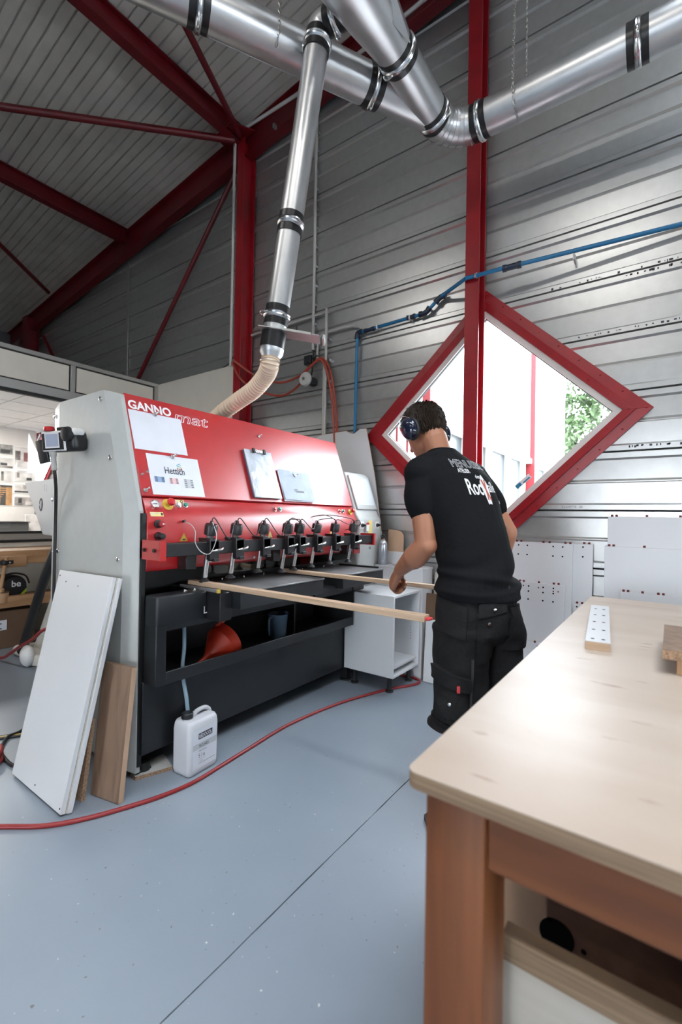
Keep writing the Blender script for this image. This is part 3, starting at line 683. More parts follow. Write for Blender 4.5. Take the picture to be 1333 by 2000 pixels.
def office_light(i, j, label):
    x1 = XP-.06-i*TX; y1 = 3.40-j*TY; t = thing('panel_light', (x1-.3, y1-.3, 2.62), label, 'lamp', 'office ceiling panels')
    obj('frame', MB().bx(x1-TX+.012, x1-.012, y1-TY+.012, y1-.012, 2.624, 2.634), 'white_paint', t); obj('diffuser', MB().bx(x1-TX+.03, x1-.03, y1-TY+.03, y1-.03, 2.616, 2.624), 'lamp_diff', t)
    l = bpy.data.lights.new('panel_lamp', 'AREA'); l.shape = 'SQUARE'; l.size = .5; l.energy = 120; l.color = (1, .95, .9)
    o = bpy.data.objects.new('panel_lamp', l); COL.objects.link(o); o.parent = t; o.location = (0, 0, -.012)
office_light(3, 2, 'bright square light panel in the office ceiling near the photos'); office_light(3, 6, 'bright square light panel deep in the office ceiling')
# photographs on the office wall
for nm, y0, y1, z0, z1, base, extras, lab in (
    ('a', 2.60, 2.98, 2.18, 2.34, 'photo_b', (('photo_dk', .55, .9, .1, .5),), 'greenish grey interior photo at the top of the left column'),
    ('b', 2.60, 2.985, 1.955, 2.12, 'photo_lt', (('photo_dk', .55, .8, .25, .5), ('photo_b', 0, 1, 0, .2)), 'bright room photo second in the left column'),
    ('c', 2.60, 2.975, 1.725, 1.915, 'photo_lt', (('photo_b', .6, .7, .1, .9), ('photo_a', .2, .3, .1, .8)), 'pale photo of hanging cloth third in the left column'),
    ('d', 2.60, 2.983, 1.345, 1.672, 'photo_dk', (('photo_wood', .78, 1, 0, .9), ('photo_wood', .5, .58, .05, .95)), 'wooden staircase photo at the foot of the left column'),
    ('e', 3.015, 3.278, 1.99, 2.325, 'photo_lt', (('photo_red', .48, .97, .3, .75), ('photo_a', .0, .3, .35, .8)), 'large photo of a reddish cupboard in a pale room'),
    ('f', 3.02, 3.282, 1.756, 1.934, 'photo_lt', (('photo_a', .1, .25, .3, .8), ('photo_dk', .65, .95, .1, .35)), 'pale kitchen photo below the reddish cupboard photo'),
    ('g', 3.02, 3.285, 1.561, 1.703, 'photo_lt', (('photo_dk', 0, .9, .02, .2), ('photo_a', .45, .65, .4, .9)), 'room photo with a dark low bench, third in the right column'),
    ('h', 3.024, 3.291, 1.344, 1.489, 'photo_a', (('photo_dk', .2, .4, .3, .85), ('photo_lt', .6, .95, .1, .5)), 'dim living room photo at the foot of the right column')):
    t = thing('wall_photo', (XO, y0, z0), lab, 'photo', 'interior photos on the office wall')
    obj('print', MB().bx(XO, XO+.012, y0, y1, z0, z1), base, t)
    obj('border', MB().bx(XO, XO+.008, y0-.012, y1+.012, z0-.012, z1+.012), 'white_paint', t)
    for m, a, b_, c, d in extras: obj('printed_area', MB().bx(XO+.012, XO+.0135, y0+(y1-y0)*a, y0+(y1-y0)*b_, z0+(z1-z0)*c, z0+(z1-z0)*d), m, t)
    if nm == 'd':
        for i in range(8): obj('printed_step', MB().bx(XO+.0135, XO+.0145, y0+.05+i*.02, y0+.18+i*.022, z0+.03+i*.034, z0+.045+i*.034), 'photo_wood', t)
sf = thing('office_counter', (-8.4, 2.8, 0), 'dark cabinet behind the office window sill', 'cabinet')
obj('body', MB().bx(-8.6, -8.3, 1.6, 3.03, 0, 1.07), 'photo_dk', sf, bev=.01); obj('top', MB().bx(-8.62, -8.28, 1.58, 3.04, 1.07, 1.085), 'black_pl', sf)
sf = thing('office_board', (-8.4, 3.1, 0), 'pale board standing right of the dark office cabinet', 'board')
obj('board_face', MB().bx(-8.55, -8.5, 3.05, 3.28, 0, 1.2), 'photo_lt', sf, bev=.004)

# ------------------------------------------------------------------ the red drilling machine
MY0, MY1 = 1.16, 3.0
mc = thing('drilling_machine', (-2.45, 2.1, 0), 'large red and grey dowel drilling machine with eight black clamps', 'machine')
# grey end cover with folded chamfers
def sidecover(y0, y1, y2, mirror=False):
    a = [(-2.80, .05), (-2.80, 1.868), (-2.315, 1.868), (-2.102, 1.257), (-2.102, .05)]
    b_ = [(-2.955, .03), (-2.955, 1.855), (-2.232, 1.845), (-2.035, 1.262), (-2.02, .03)]
    mb = MB(); mb.loft([[(x, y0, z) for x, z in a], [(x, y1, z) for x, z in b_], [(x, y2, z) for x, z in b_]]); return mb
sc = obj('side_cover', sidecover(MY0, MY0+.04, MY0+.062), 'mach_grey', mc, bev=.002, smooth=12, label='light grey folded end cover')
mb = MB()
for x, z in ((-2.34, 1.823), (-2.233, 1.521), (-2.14, 1.028), (-2.773, 1.031), (-2.14, .4), (-2.77, .4)):
    obj('cover_bolt', MB().lathe((x, MY0, z), (0, -1, 0), [(0, .013), (.006, .012), (.009, .007), (.009, .003)], 14), 'chrome', sc)
for z in (1.81, 1.322, .52): obj('cover_bolt', MB().lathe((-2.945, MY0+.035, z), (-.3, -1, 0), [(0, .013), (.006, .012), (.009, .006)], 14), 'chrome', sc)
obj('foot', MB().bx(-2.12, -2.03, MY0+.05, MY0+.13, 0, .03), 'anth_dark', mc, bev=.005); obj('foot', MB().cyl((-2.05, MY0+.1, 0), (-2.05, MY0+.1, .06), .03, n=12), 'anth_dark', mc)
obj('rear_body', MB().bx(-2.93, -2.27, MY0+.06, MY1-.02, .1, 1.84), 'anthracite', mc, bev=.005)
obj('end_frame', MB().bx(-2.3, -2.015, MY0+.045, MY0+.065, .06, 1.25), 'anth_dark', mc)
# red hood
T = V(-2.243, 0, 1.857); Bp = V(-2.055, 0, 1.335); sdn = (Bp-T).normalized(); un = V(-sdn.z, 0, sdn.x)     # slope direction, outward normal
RY0, RY1 = 1.222, 3.015
def UP(y, s, o=0.): return V(T.x, y, T.z)+sdn*s+un*o
LU = (Bp-T).length
hp_ = MB().loft([[UP(RY0, 0), UP(RY1, 0), UP(RY1, LU), UP(RY0, LU)], [UP(RY0, 0, -.03), UP(RY1, 0, -.03), UP(RY1, LU, -.03), UP(RY0, LU, -.03)]])
up_ = obj('upper_door', hp_, 'mach_red', mc, bev=.003, label='glossy red sloping upper door')
hood = [(-2.056, 1.325), (-2.013, 1.232), (-2.013, 1.0), (-2.025, .972), (-2.30, .972), (-2.30, 1.80), (-2.262, 1.80), (-2.09, 1.325)]
obj('lower_hood', MB().prism([(x, RY0+.006, z) for x, z in hood], (0, RY1-RY0-.012, 0)), 'mach_red', mc, bev=.003)
# lettering on the door
xd, yd = V(0, 1, 0), -sdn
text('GANNO', UP(1.236, .085), xd, yd, 'print_white', up_, w=.245, h=.051, offset=.035)
text('mat', UP(1.492, .108), xd, yd, 'print_white', up_, w=.235, h=.058, outline=.014, shear=.25)
# papers and magnets are loose things
def sheet_on(name, y0, y1, s0, s1, m, label, cat='paper', th=.0012, rot=0., curl=0.):
    t = thing(name, tuple(UP((y0+y1)/2, s1)), label, cat); mb = MB(); N = 7
    c = V(0, (y0+y1)/2, (s0+s1)/2); g = []
    for j in range(N):
        for i in range(N):
            y = y0+(y1-y0)*i/(N-1); s = s0+(s1-s0)*j/(N-1); a, b_ = y-c.y, s-c.z
            y, s = c.y+a*cos(rot)-b_*sin(rot), c.z+a*sin(rot)+b_*cos(rot)
            g.append(UP(y, s, th+curl*((j/(N-1))**2)*(.6+.4*sin(i))))
    f = [(j*N+i, j*N+i+1, (j+1)*N+i+1, (j+1)*N+i) for j in range(N-1) for i in range(N-1)]
    mb.add(g, f); obj('sheet', mb, m, t, smooth=60); return t
p1 = sheet_on('paper_sheet', 1.230, 1.534, .09, .308, 'paper', 'blank white landscape sheet under the large lettering', rot=.0)
p2 = sheet_on('paper_sheet', 1.283, 1.592, .325, .546, 'paper', 'white sheet headed with a hinge maker name and small tables')
o2 = .0022
text('Hettich', UP(1.372, .428, .0016), xd, yd, 'ink', p2, w=.118, h=.038, offset=.008)
for k, (m, dy) in enumerate((('ink_teal', 0), ('ink_green', .002), ('yellow', .001), ('red_btn', .004))):
    mb = MB(); s = .366+k*.009; mb.add([UP(1.447+dy, s+.008, o2), UP(1.474+dy, s-.004, o2), UP(1.474+dy, s-.0005, o2), UP(1.447+dy, s+.0115, o2)], [(0, 1, 2, 3)]); obj('logo_stripe', mb, m, p2, smooth=0)
for y0, y1, s0, s1, m in ((1.306, 1.362, .448, .478, 'ink_blue'), (1.39, 1.442, .45, .482, 'ink_pink'), (1.475, 1.533, .45, .50, 'ink_grey')):
    tb = obj('printed_table', MB().add([UP(y0, s1, o2), UP(y1, s1, o2), UP(y1, s0, o2), UP(y0, s0, o2)], [(0, 1, 2, 3)]), m, p2, smooth=0)
    mb = MB()
    for k in range(5):
        s = s0+(s1-s0)*(k+.5)/5
        for a, b_ in ((.05, .3), (.7, .95)): mb.add([UP(y0+(y1-y0)*a, s+.0015, o2+.0004), UP(y0+(y1-y0)*b_, s+.0015, o2+.0004), UP(y0+(y1-y0)*b_, s-.0015, o2+.0004), UP(y0+(y1-y0)*a, s-.0015, o2+.0004)], [(0, 1, 2, 3)])
    obj('table_rows', mb, 'ink', tb, smooth=0)['kind'] = 'stuff'
def magnet(y, s, label, o=.002):
    t = thing('magnet_pin', tuple(UP(y, s)), label, 'magnet', 'magnets on the red door')
    obj('disc', MB().lathe(UP(y, s, o), un, [(0, .011), (.006, .011), (.008, .009)], 16), 'chrome', t)
    obj('stem', MB().lathe(UP(y, s, o+.008), un+V(0, .5, .25), [(0, .004), (.016, .004), (.018, .006), (.022, .006)], 10), 'chrome', t)
magnet(1.378, .092, 'silver magnet holding the blank sheet'); magnet(1.433, .328, 'silver magnet holding the sheet with tables')
magnet(1.243, .528, 'silver magnet at the lower left corner of the red door'); magnet(2.126, .095, 'silver magnet alone above the clipboard'); magnet(2.378, .353, 'silver magnet on the stack of drawings', .014)
for y, s in ((1.271, .429), (1.241, .446)): obj('door_screw', MB().lathe(UP(y, s), un, [(0, .007), (.01, .007), (.014, .005)], 10), 'chrome', up_)
cl = sheet_on('clipboard', 1.949, 2.184, .214, .536, 'sleeve', 'clipboard with a glossy clear sleeve on the red door', 'clipboard', th=.02, curl=.006)
obj('board', MB().obox(UP(2.066, .375, .007), (0, .117, 0), sdn*.16, un*.006), 'jug_pl', cl, bev=.002)
for k in range(4): obj('page', MB().obox(UP(2.066-.001*k, .375+.001*k, .0138+.0018*k), (0, .115, 0), sdn*.158, un*.0006), 'paper', cl)
c_ = obj('clip', MB().obox(UP(2.066, .222, .026), (0, .045, 0), sdn*.012, un*.004), 'chrome', cl, bev=.002); obj('clip_end', MB().obox(UP(2.02, .222, .03), (0, .008, 0), sdn*.016, un*.006), 'black_pl', c_); obj('clip_end', MB().obox(UP(2.112, .222, .03), (0, .008, 0), sdn*.016, un*.006), 'black_pl', c_)
st = sheet_on('drawing_stack', 2.222, 2.532, .322, .54, 'paper2', 'stack of technical drawings pinned to the red door', 'paper', th=.013, rot=.02, curl=.01)
for k in range(5): obj('page', MB().obox(UP(2.377-.002*k, .432+.0015*k, .002+.0024*k), (0, .154, 0), sdn*.109, un*.0006), 'paper', st)
mb = MB(); o3 = .016
def ln_(y0, s0, y1, s1, w=.0012):
    a, b_ = UP(y0, s0, o3), UP(y1, s1, o3); d = (b_-a).normalized().cross(un)*w; mb.add([a-d, b_-d, b_+d, a+d], [(0, 1, 2, 3)])
for q in ((2.28, .36, 2.46, .36), (2.28, .36, 2.28, .48), (2.28, .48, 2.47, .48), (2.46, .36, 2.47, .48), (2.38, .36, 2.38, .46), (2.42, .38, 2.42, .46), (2.30, .385, 2.46, .385)): ln_(*q)
obj('drawing_lines', mb, 'ink_grey', st, smooth=0)
mb = MB()
for y0, y1, s in ((2.33, 2.37, .462), (2.33, 2.43, .472), (2.33, 2.43, .48)): mb.add([UP(y0, s+.003, .0175), UP(y1, s+.003, .0175), UP(y1, s-.003, .0175), UP(y0, s-.003, .0175)], [(0, 1, 2, 3)])
obj('title_block', mb, 'ink', st, smooth=0)
# controls on the lower hood
Lb = V(-2.056, 0, 1.325); sl = (V(-2.013, 0, 1.232)-Lb).normalized(); ul = V(-sl.z, 0, sl.x)
def LO(y, s, o=0.): return V(Lb.x, y, Lb.z)+sl*s+ul*o
def button(y, s, r, m, nm='push_button', h=.008):
    b_ = obj(nm, MB().lathe(LO(y, s), ul, [(0, r+.004), (.004, r+.004), (.005, r)], 18), 'alu', mc); obj('cap', MB().lathe(LO(y, s, .004), ul, [(0, r), (h, r), (h+.002, r*.8)], 18), m, b_)
ga = obj('pressure_gauge', MB().lathe(LO(1.279, .036), ul, [(0, .021), (.014, .021), (.016, .018), (.012, .0175)], 26), 'chrome', mc)
obj('dial', MB().lathe(LO(1.279, .036, .0125), ul, [(0, .0175), (.0005, .0175)], 24), 'white_btn', ga); obj('needle', MB().obox(LO(1.275, .036, .0145), xd*.012, sl*.0015, ul*.0005), 'ink', ga)
def estop(y, s, r=.03, lean=.35):
    e = obj('emergency_stop', MB().lathe(LO(y, s), ul, [(0, r), (.003, r), (.003, r*.3)], 26), 'yellow', mc); obj('stop_neck', MB().lathe(LO(y, s, .002), ul, [(0, r*.42), (.026, r*.42)], 16), 'yellow', e)
    obj('stop_head', MB().lathe(LO(y, s, .024), ul, [(0, r*.5), (.006, r*.66), (.014, r*.68), (.02, r*.55), (.022, r*.2)], 22), 'red_btn', e)
estop(1.353, .033); estop(2.955, .042, .022)
button(1.414, .034, .011, 'white_btn'); button(1.454, .033, .011, 'green_btn'); button(2.113, .039, .012, 'red_btn'); button(2.16, .038, .012, 'green_btn'); button(2.816, .038, .011, 'red_btn'); button(2.862, .037, .011, 'green_btn')
def lab(y0, y1, s0, s1, f=LO, m='label_yellow', nm='warning_label'):
    l_ = obj(nm, MB().add([f(y0, s1, .0008), f(y1, s1, .0008), f(y1, s0, .0008), f(y0, s0, .0008)], [(0, 1, 2, 3)]), m, mc, smooth=0); return l_
l_ = lab(1.386, 1.452, .003, .022); obj('symbol', MB().tube([LO(1.438+.007*cos(t), .0125+.007*sin(t), .0018) for t in [2*pi*k/14 for k in range(14)]], .0014, 4, closed=True), 'ink', l_); mb = MB().obox(LO(1.404, .0125, .0012), xd*.012, sl*.004, ul*.0003); obj('symbol', mb, 'ink_grey', l_)
l_ = lab(1.246, 1.316, .075, .098); obj('symbol', MB().obox(LO(1.308, .086, .0012), xd*.005, sl*.007, ul*.0003), 'ink', l_); obj('symbol', MB().obox(LO(1.256, .086, .0012), xd*.005, sl*.007, ul*.0003), 'ink_grey', l_); obj('symbol', MB().obox(LO(1.282, .083, .0012), xd*.011, sl*.002, ul*.0003), 'ink_grey', l_)
XFc = -2.013
def knob(y, z, m, r=.018, h=.035):
    k_ = obj('rotary_switch', MB().lathe((XFc, y, z), (1, 0, 0), [(0, r+.002), (.012, r+.002), (.014, r*.95), (h, r*.9), (h+.002, r*.7)], 22), 'black_pl', mc); obj('switch_cap', MB().lathe((XFc+h, y, z), (1, 0, 0), [(0, r*.86), (.006, r*.84), (.007, r*.6)], 22), m, k_)
    return k_
k_ = knob(1.282, 1.20, 'knob_red'); obj('pointer', MB().add([(XFc+.043, 1.282, 1.205), (XFc+.043, 1.298, 1.200), (XFc+.043, 1.282, 1.195)], [(0, 1, 2)]), 'print_white', k_)
knob(1.284, 1.141, 'black_pl', .017, .04)
tr_ = obj('warning_triangle', MB().add([(XFc+.001, 1.405, 1.112), (XFc+.001, 1.455, 1.112), (XFc+.001, 1.43, 1.155)], [(0, 1, 2)]), 'yellow', mc, smooth=0)
obj('symbol', MB().bx(XFc+.001, XFc+.002, 1.422, 1.44, 1.117, 1.124), 'ink', tr_); obj('symbol', MB().tube([(XFc+.0015, 1.410, 1.1145), (XFc+.0015, 1.45, 1.1145), (XFc+.0015, 1.43, 1.149)], .0009, 4, closed=True), 'ink', tr_)
for yv in (2.05, 2.68): obj('warning_triangle', MB().add([(XFc+.001, yv-.022, 1.115), (XFc+.001, yv+.022, 1.115), (XFc+.001, yv, 1.155)], [(0, 1, 2)]), 'label_yellow', mc, smooth=0)
# clamp beam
br = obj('beam_bracket', MB().bx(-2.03, -1.872, 1.205, 1.213, 1.035, 1.125), 'mach_red', mc, bev=.001); obj('bracket_flange', MB().bx(-1.876, -1.866, 1.205, 1.235, 1.035, 1.125), 'mach_red', br)
for x in (-1.99, -1.91): obj('bracket_screw', MB().lathe((x, 1.205, 1.08), (0, -1, 0), [(0, .009), (.008, .009), (.008, .004)], 12), 'anth_dark', br)
br = obj('beam_bracket', MB().bx(-2.03, -1.872, 3.052, 3.06, 1.035, 1.125), 'mach_red', mc, bev=.001); obj('bracket_flange', MB().bx(-1.876, -1.866, 3.04, 3.06, 1.035, 1.125), 'mach_red', br)
obj('bracket_tab', MB().bx(-1.99, -1.98, 2.93, 3.02, .965, 1.05), 'mach_red', mc, bev=.002)
obj('clamp_beam', MB().bx(-1.952, -1.887, 1.214, 3.052, 1.048, 1.112), 'black_pl', mc, bev=.003)
for y in (1.42, 2.03, 2.80): obj('beam_support', MB().bx(-2.0, -1.93, y-.03, y+.03, .975, 1.055), 'black_pl', mc, bev=.003)
CY = (1.505, 1.674, 1.875, 2.079, 2.188, 2.361, 2.564, 2.792)
HX = -1.922; tilt = V(-.21, .03, -1).normalized()
def make_clamp(y, dz, lift):
    c = V(HX+.012, y, 1.08)
    mb = MB(); mb.bx(HX-.035, HX+.062, y-.026, y+.026, 1.062, 1.118); mb.bx(HX+.033, HX+.062, y-.030, y+.030, 1.022, 1.124); mb.bx(HX-.045, HX+.05, y-.02, y+.02, 1.118, 1.130); mb.bx(HX+.02, HX+.075, y-.012, y+.02, 1.014, 1.03)
    k = obj('clamp', mb, 'black_pl', mc, bev=.002)
    top = c-tilt*(.055); 
    obj('clamp_neck', MB().cyl(c-tilt*.04, c-tilt*.075, .017, n=16), 'steel_plate', k)
    obj('clamp_head', MB().lathe(c-tilt*.068, -tilt, [(0, .029), (.003, .0325), (.05, .0325), (.056, .029), (.056, .012)], 24), 'black_pl', k)
    obj('cable_plug', MB().lathe(c-tilt*.124, -tilt, [(0, .009), (.014, .009), (.018, .006)], 10), 'black_pl', k)
    e = c+tilt*(.155-lift)
    obj('clamp_shaft', MB().cyl(c+tilt*.03, e, .0135, n=18), 'chrome', k)
    obj('clamp_foot', MB().lathe(e, V(0, 0, -1)*.8+tilt*.2, [(-.004, .007), (.006, .009), (.012, .017), (.022, .027), (.026, .027)], 20), 'rubber', k)
    h0 = V(HX+.064, y+.012, 1.07)
    obj('clamp_lever', MB().tube(spline([h0+V(-.004, -.03, -.004), h0+V(.012, -.02, .0), h0+V(.016, .012, .004), h0+V(.006, .03, .008)], 4), [.0045]*4+[.0065]*5+[.0075]*4, 10), 'chrome', k)
    return top
random.seed(5)
tops = []
for i, y in enumerate(CY):
    tops.append(V(HX+.012, y, 1.08)-tilt*.14); make_clamp(y, 0, (.0, .006, .02, .0, .006, .012, .018, .012)[i])
def cab(pts, m='cable', r=.003, nm='clamp_cable'): obj(nm, MB().tube(spline(pts, 8), r, 6), m, mc)
cab([(XFc, 1.425, 1.208), (XFc+.05, 1.43, 1.20), (XFc+.10, 1.425, 1.165), (XFc+.13, 1.405, 1.11), (XFc+.16, 1.42, 1.065), (XFc+.17, 1.465, 1.06), tops[0]+V(.05, -.01, -.08), tops[0]+V(.02, -.006, -.02), tops[0]], 'pipe_grey', .0022)
obj('cable_gland', MB().lathe((XFc, 1.425, 1.212), (1, 0, .3), [(0, .007), (.015, .006)], 10), 'black_pl', mc)
for i, sag in zip(range(7), (-.09, -.08, -.085, .012, -.05, .02, -.02)):
    a, b_ = tops[i], tops[i+1]; m_ = (a+b_)/2+V(.03, 0, sag); up3 = V(0, 0, .012)
    cab([a, a+up3+(b_-a)*.12, m_, b_+up3-(b_-a)*.12+V(0, 0, sag*.2), b_])
cab([tops[3], tops[3]+V(.01, .03, .02), tops[3]+V(.03, .085, -.02), tops[3]+V(.035, .10, -.08)]); cab([(XFc, 2.45, 1.245), (XFc+.06, 2.52, 1.26), tops[6]+V(0, -.02, .015), tops[6]]); cab([(XFc, 2.47, 1.25), (XFc+.07, 2.58, 1.26), tops[7]+V(0, -.05, .02), tops[7]])
cab([tops[7], tops[7]+V(.02, .03, .01), tops[7]+V(.01, .05, -.03), (XFc, 2.86, 1.15)])
# guard strip and dark recess under the hood
obj('guard_strip', MB().bx(-2.02, -2.016, 1.56, 2.98, .925, .975), 'acrylic', mc, smooth=0)
for y in (1.60, 1.92, 2.24, 2.56, 2.9): obj('guard_screw', MB().lathe((-2.013, y, 1.0), (1, 0, 0), [(0, .009), (.004, .008)], 12), 'chrome', mc)
obj('recess_back', MB().bx(-2.27, -2.25, MY0+.07, MY1-.02, .85, .98), 'anth_dark', mc)
# table with steel plates
for y0, y1 in ((1.57, 2.242), (2.452, 2.965)):
    tb = obj('table_section', MB().bx(-2.22, -1.735, y0, y1, .776, .862), 'anthracite', mc, bev=.003); obj('table_plate', MB().bx(-2.09, -1.728, y0-.002, y1+.002, .862, .871), 'steel_plate', tb, bev=.0015)
    obj('table_plate', MB().bx(-2.22, -2.095, y0-.002, y1+.002, .862, .870), 'steel_plate', tb, bev=.0015)
obj('table_bridge', MB().bx(-2.22, -1.90, 2.242, 2.452, .74, .852), 'anth_dark', mc); obj('table_bridge', MB().bx(-1.90, -1.80, 2.242, 2.452, .74, .79), 'anthracite', mc)
obj('under_apron', MB().bx(-1.96, -1.906, 1.26, 2.97, .70, .776), 'anthracite', mc, bev=.003)
eb = obj('end_box', MB().bx(-2.22, -1.80, 1.495, 1.57, .72, .862), 'black_pl', mc, bev=.003); obj('stop_rail', MB().bx(-2.1, -1.79, 1.472, 1.484, .866, .882), 'steel_plate', mc, bev=.002); obj('rail_tip', MB().bx(-1.80, -1.785, 1.470, 1.486, .866, .884), 'yellow', mc, bev=.002)
obj('stop_rail', MB().bx(-2.12, -1.745, 2.245, 2.262, .871, .884), 'black_pl', mc, bev=.002); obj('stop_rail', MB().bx(-2.12, -1.76, 2.93, 2.945, .871, .884), 'black_pl', mc, bev=.002)
mb = MB()
for y in (1.65, 1.78, 1.95, 2.12, 2.5, 2.62, 2.75, 2.88): obj('stop_pin', MB().lathe((-2.13, y, .87), (0, 0, 1), [(0, .006), (.008, .006), (.011, .003)], 10), 'chrome', mc)
# front frame
lb = obj('control_box', MB().bx(-2.0, -1.90, 1.215, 1.495, .722, .868), 'anthracite', mc, bev=.012, seg=3, label='dark control box marked L')
text('L', (-1.8995, 1.475, .752), (0, 1, 0), (0, 0, 1), 'print_white', lb, w=.02, h=.036, offset=.01)
for y in (1.40, 1.455): obj('steel_button', MB().lathe((-1.95, y, .867), (0, 0, 1), [(0, .011), (.006, .011), (.006, .008), (.010, .008)], 14), 'chrome', lb)
obj('indicator', MB().lathe((-1.965, 1.42, .867), (0, 0, 1), [(0, .003), (.004, .003)], 8), 'red_btn', lb)
obj('front_post', MB().bx(-2.0, -1.902, 1.216, 1.272, .452, .735), 'anthracite', mc, bev=.004)
obj('tray_lip', MB().bx(-1.912, -1.901, 1.271, 2.82, .452, .512), 'anthracite', mc, bev=.002); obj('tray_floor', MB().bx(-2.35, -1.912, 1.272, 2.82, .452, .462), 'anthracite', mc)
obj('tray_end', MB().bx(-2.35, -1.90, 2.81, 2.82, .452, .78), 'anth_dark', mc); obj('tray_back', MB().bx(-2.36, -2.35, 1.215, 2.97, .45, .80), 'anth_dark', mc); obj('tray_divider', MB().bx(-2.35, -2.05, 2.33, 2.345, .46, .74), 'anth_dark', mc)
obj('front_panel', MB().bx(-2.04, -2.0, 1.215, 2.95, .112, .455), 'anthracite', mc, bev=.003); obj('base_frame', MB().bx(-2.9, -2.06, 1.22, 2.95, .09, .12), 'anth_dark', mc)
ft = obj('machine_foot', MB().bx(-2.06, -2.0, 2.89, 2.95, .015, .112), 'anth_dark', mc, bev=.003); obj('foot_pad', MB().lathe((-2.03, 2.92, 0), (0, 0, 1), [(0, .045), (.012, .045), (.018, .015), (.03, .012)], 16), 'anth_dark', ft)
# grey console with touch screen at the far end
CX = -2.0
cons = [(-2.72, .05), (-2.72, 1.62), (-2.155, 1.62), (-2.03, 1.27), (CX, 1.235), (CX, .05)]
co = obj('console', MB().prism([(x, 3.03, z) for x, z in cons], (0, .345, 0)), 'mach_grey', mc, bev=.02, seg=3, label='pale grey console with touch screen')
q0 = V(-2.155, 0, 1.62); qd = (V(-2.03, 0, 1.27)-q0).normalized(); qn = V(-qd.z, 0, qd.x)
def SCR(y, s, o=0.): return V(q0.x, y, q0.z)+qd*s+qn*o
s_ = obj('screen_bezel', MB().obox(SCR(3.205, .18, .006), (0, .150, 0), qd*.150, qn*.010), 'mach_grey', co, bev=.006, seg=2); obj('screen_glass', MB().obox(SCR(3.205, .175, .0165), (0, .125, 0), qd*.118, qn*.001), 'screen', s_)
for y, m in ((3.07, 'black_pl'), (3.30, 'black_pl')):
    k_ = obj('key_switch', MB().lathe((CX, y, 1.185), (1, 0, 0), [(0, .016), (.014, .015), (.016, .009), (.035, .008)], 14), m, co); obj('switch_plate', MB().bx(CX, CX+.002, y-.03, y+.03, 1.155, 1.215), 'white_btn', k_)
tg = obj('hang_tag', MB().bx(CX+.02, CX+.023, 3.105, 3.145, 1.14, 1.205), 'white_btn', co); obj('tag_top', MB().bx(CX+.0205, CX+.0235, 3.105, 3.145, 1.19, 1.205), 'red_btn', tg)
l_ = obj('console_label', MB().bx(CX, CX+.0015, 3.165, 3.225, 1.11, 1.225), 'label_yellow', co)
text('GANNO', (CX, 3.045, 1.085), (0, 1, 0), (0, 0, 1), 'ink', co, w=.13, h=.03, offset=.012); text('mat', (CX, 3.18, 1.085), (0, 1, 0), (0, 0, 1), 'ink_grey', co, w=.125, h=.04, outline=.03, shear=.25)
obj('console_bolt', MB().lathe((CX, 3.19, 1.0), (1, 0, 0), [(0, .014), (.007, .012)], 14), 'chrome', co)
# hand terminal hanging on the end cover
rm = thing('hand_terminal', (-2.55, MY0, 1.55), 'black and white hand terminal with small screen hung on the machine end', 'terminal')
ry = MY0-.105; rc_ = V(-2.545, ry, 1.612); tx = V(.97, .24, 0).normalized(); tz = V(.0, -.10, 1).normalized(); ty = tz.cross(tx); TK = .86; tx, ty, tz = tx*TK, ty*TK, tz*TK
obj('housing', MB().obox(rc_+ty*.045, tx*.135, tz*.062, ty*.05), 'black_pl', rm, bev=.025, seg=3); obj('bezel', MB().obox(rc_-ty*.006-tx*.035, tx*.098, tz*.06, ty*.008), 'white_btn', rm, bev=.007, seg=2)
obj('key_frame', MB().obox(rc_-ty*.0145-tx*.035+tz*-.002, tx*.09, tz*.05, ty*.0015), 'anthracite', rm, bev=.001); obj('screen_rim', MB().obox(rc_-ty*.0165-tx*.038+tz*.004, tx*.060, tz*.045, ty*.0012), 'white_btn', rm); obj('lcd', MB().obox(rc_-ty*.018-tx*.036+tz*.005, tx*.052, tz*.037, ty*.001), 'lcd', rm)
for i in range(8): obj('key', MB().obox(rc_-ty*.0165-tx*(.095-.017*i)-tz*.046, tx*.005, tz*.003, ty*.001), 'black_pl', rm)
for sgn in (-.108, .037):
    for i in range(4): obj('key', MB().obox(rc_-ty*.0165+tx*sgn+tz*(.03-.02*i), tx*.006, tz*.006, ty*.001), 'black_pl', rm)
obj('stop_button', MB().lathe(rc_-tx*.075+tz*.062, tz, [(0, .022), (.006, .026), (.02, .024), (.024, .014)], 16), 'red_btn', rm); obj('mode_key', MB().obox(rc_+tx*.03+tz*.07, tx*.035, tz*.01, ty*.008), 'black_pl', rm, bev=.004); obj('grip_cap', MB().lathe(rc_+tx*.085+tz*.035-ty*.004, -ty, [(0, .04), (.015, .036), (.02, .02)], 20), 'black_pl', rm); obj('shoulder', MB().obox(rc_+tx*.10+tz*.05+ty*.03, tx*.045, tz*.022, ty*.04), 'white_btn', rm, bev=.018, seg=3)
obj('hand_strap', MB().obox(rc_-tx*.175-tz*.055+ty*.02, tx*.045+tz*.006, tz*.072-tx*.012, ty*.008), 'black_pl', rm, bev=.015, seg=3); obj('strap_arm', MB().obox(rc_-tx*.13-tz*.0+ty*.03, tx*.03, tz*.04, ty*.008), 'black_pl', rm, bev=.01, seg=2)
cg = rc_-tx*.075-tz*.06
obj('cable_boot', MB().lathe(cg+ty*.01, -tz, [(0, .018), (.02, .017)]+[(.025+.012*i+d, .0145 if d < .006 else .0125) for i in range(6) for d in (0, .0059, .006, .0119)]+[(.1, .009)], 16), 'pipe_grey', rm)
obj('machine_bracket', MB().obox(rc_+ty*.085, tx*.03, tz*.03, ty*.018), 'black_pl', rm)
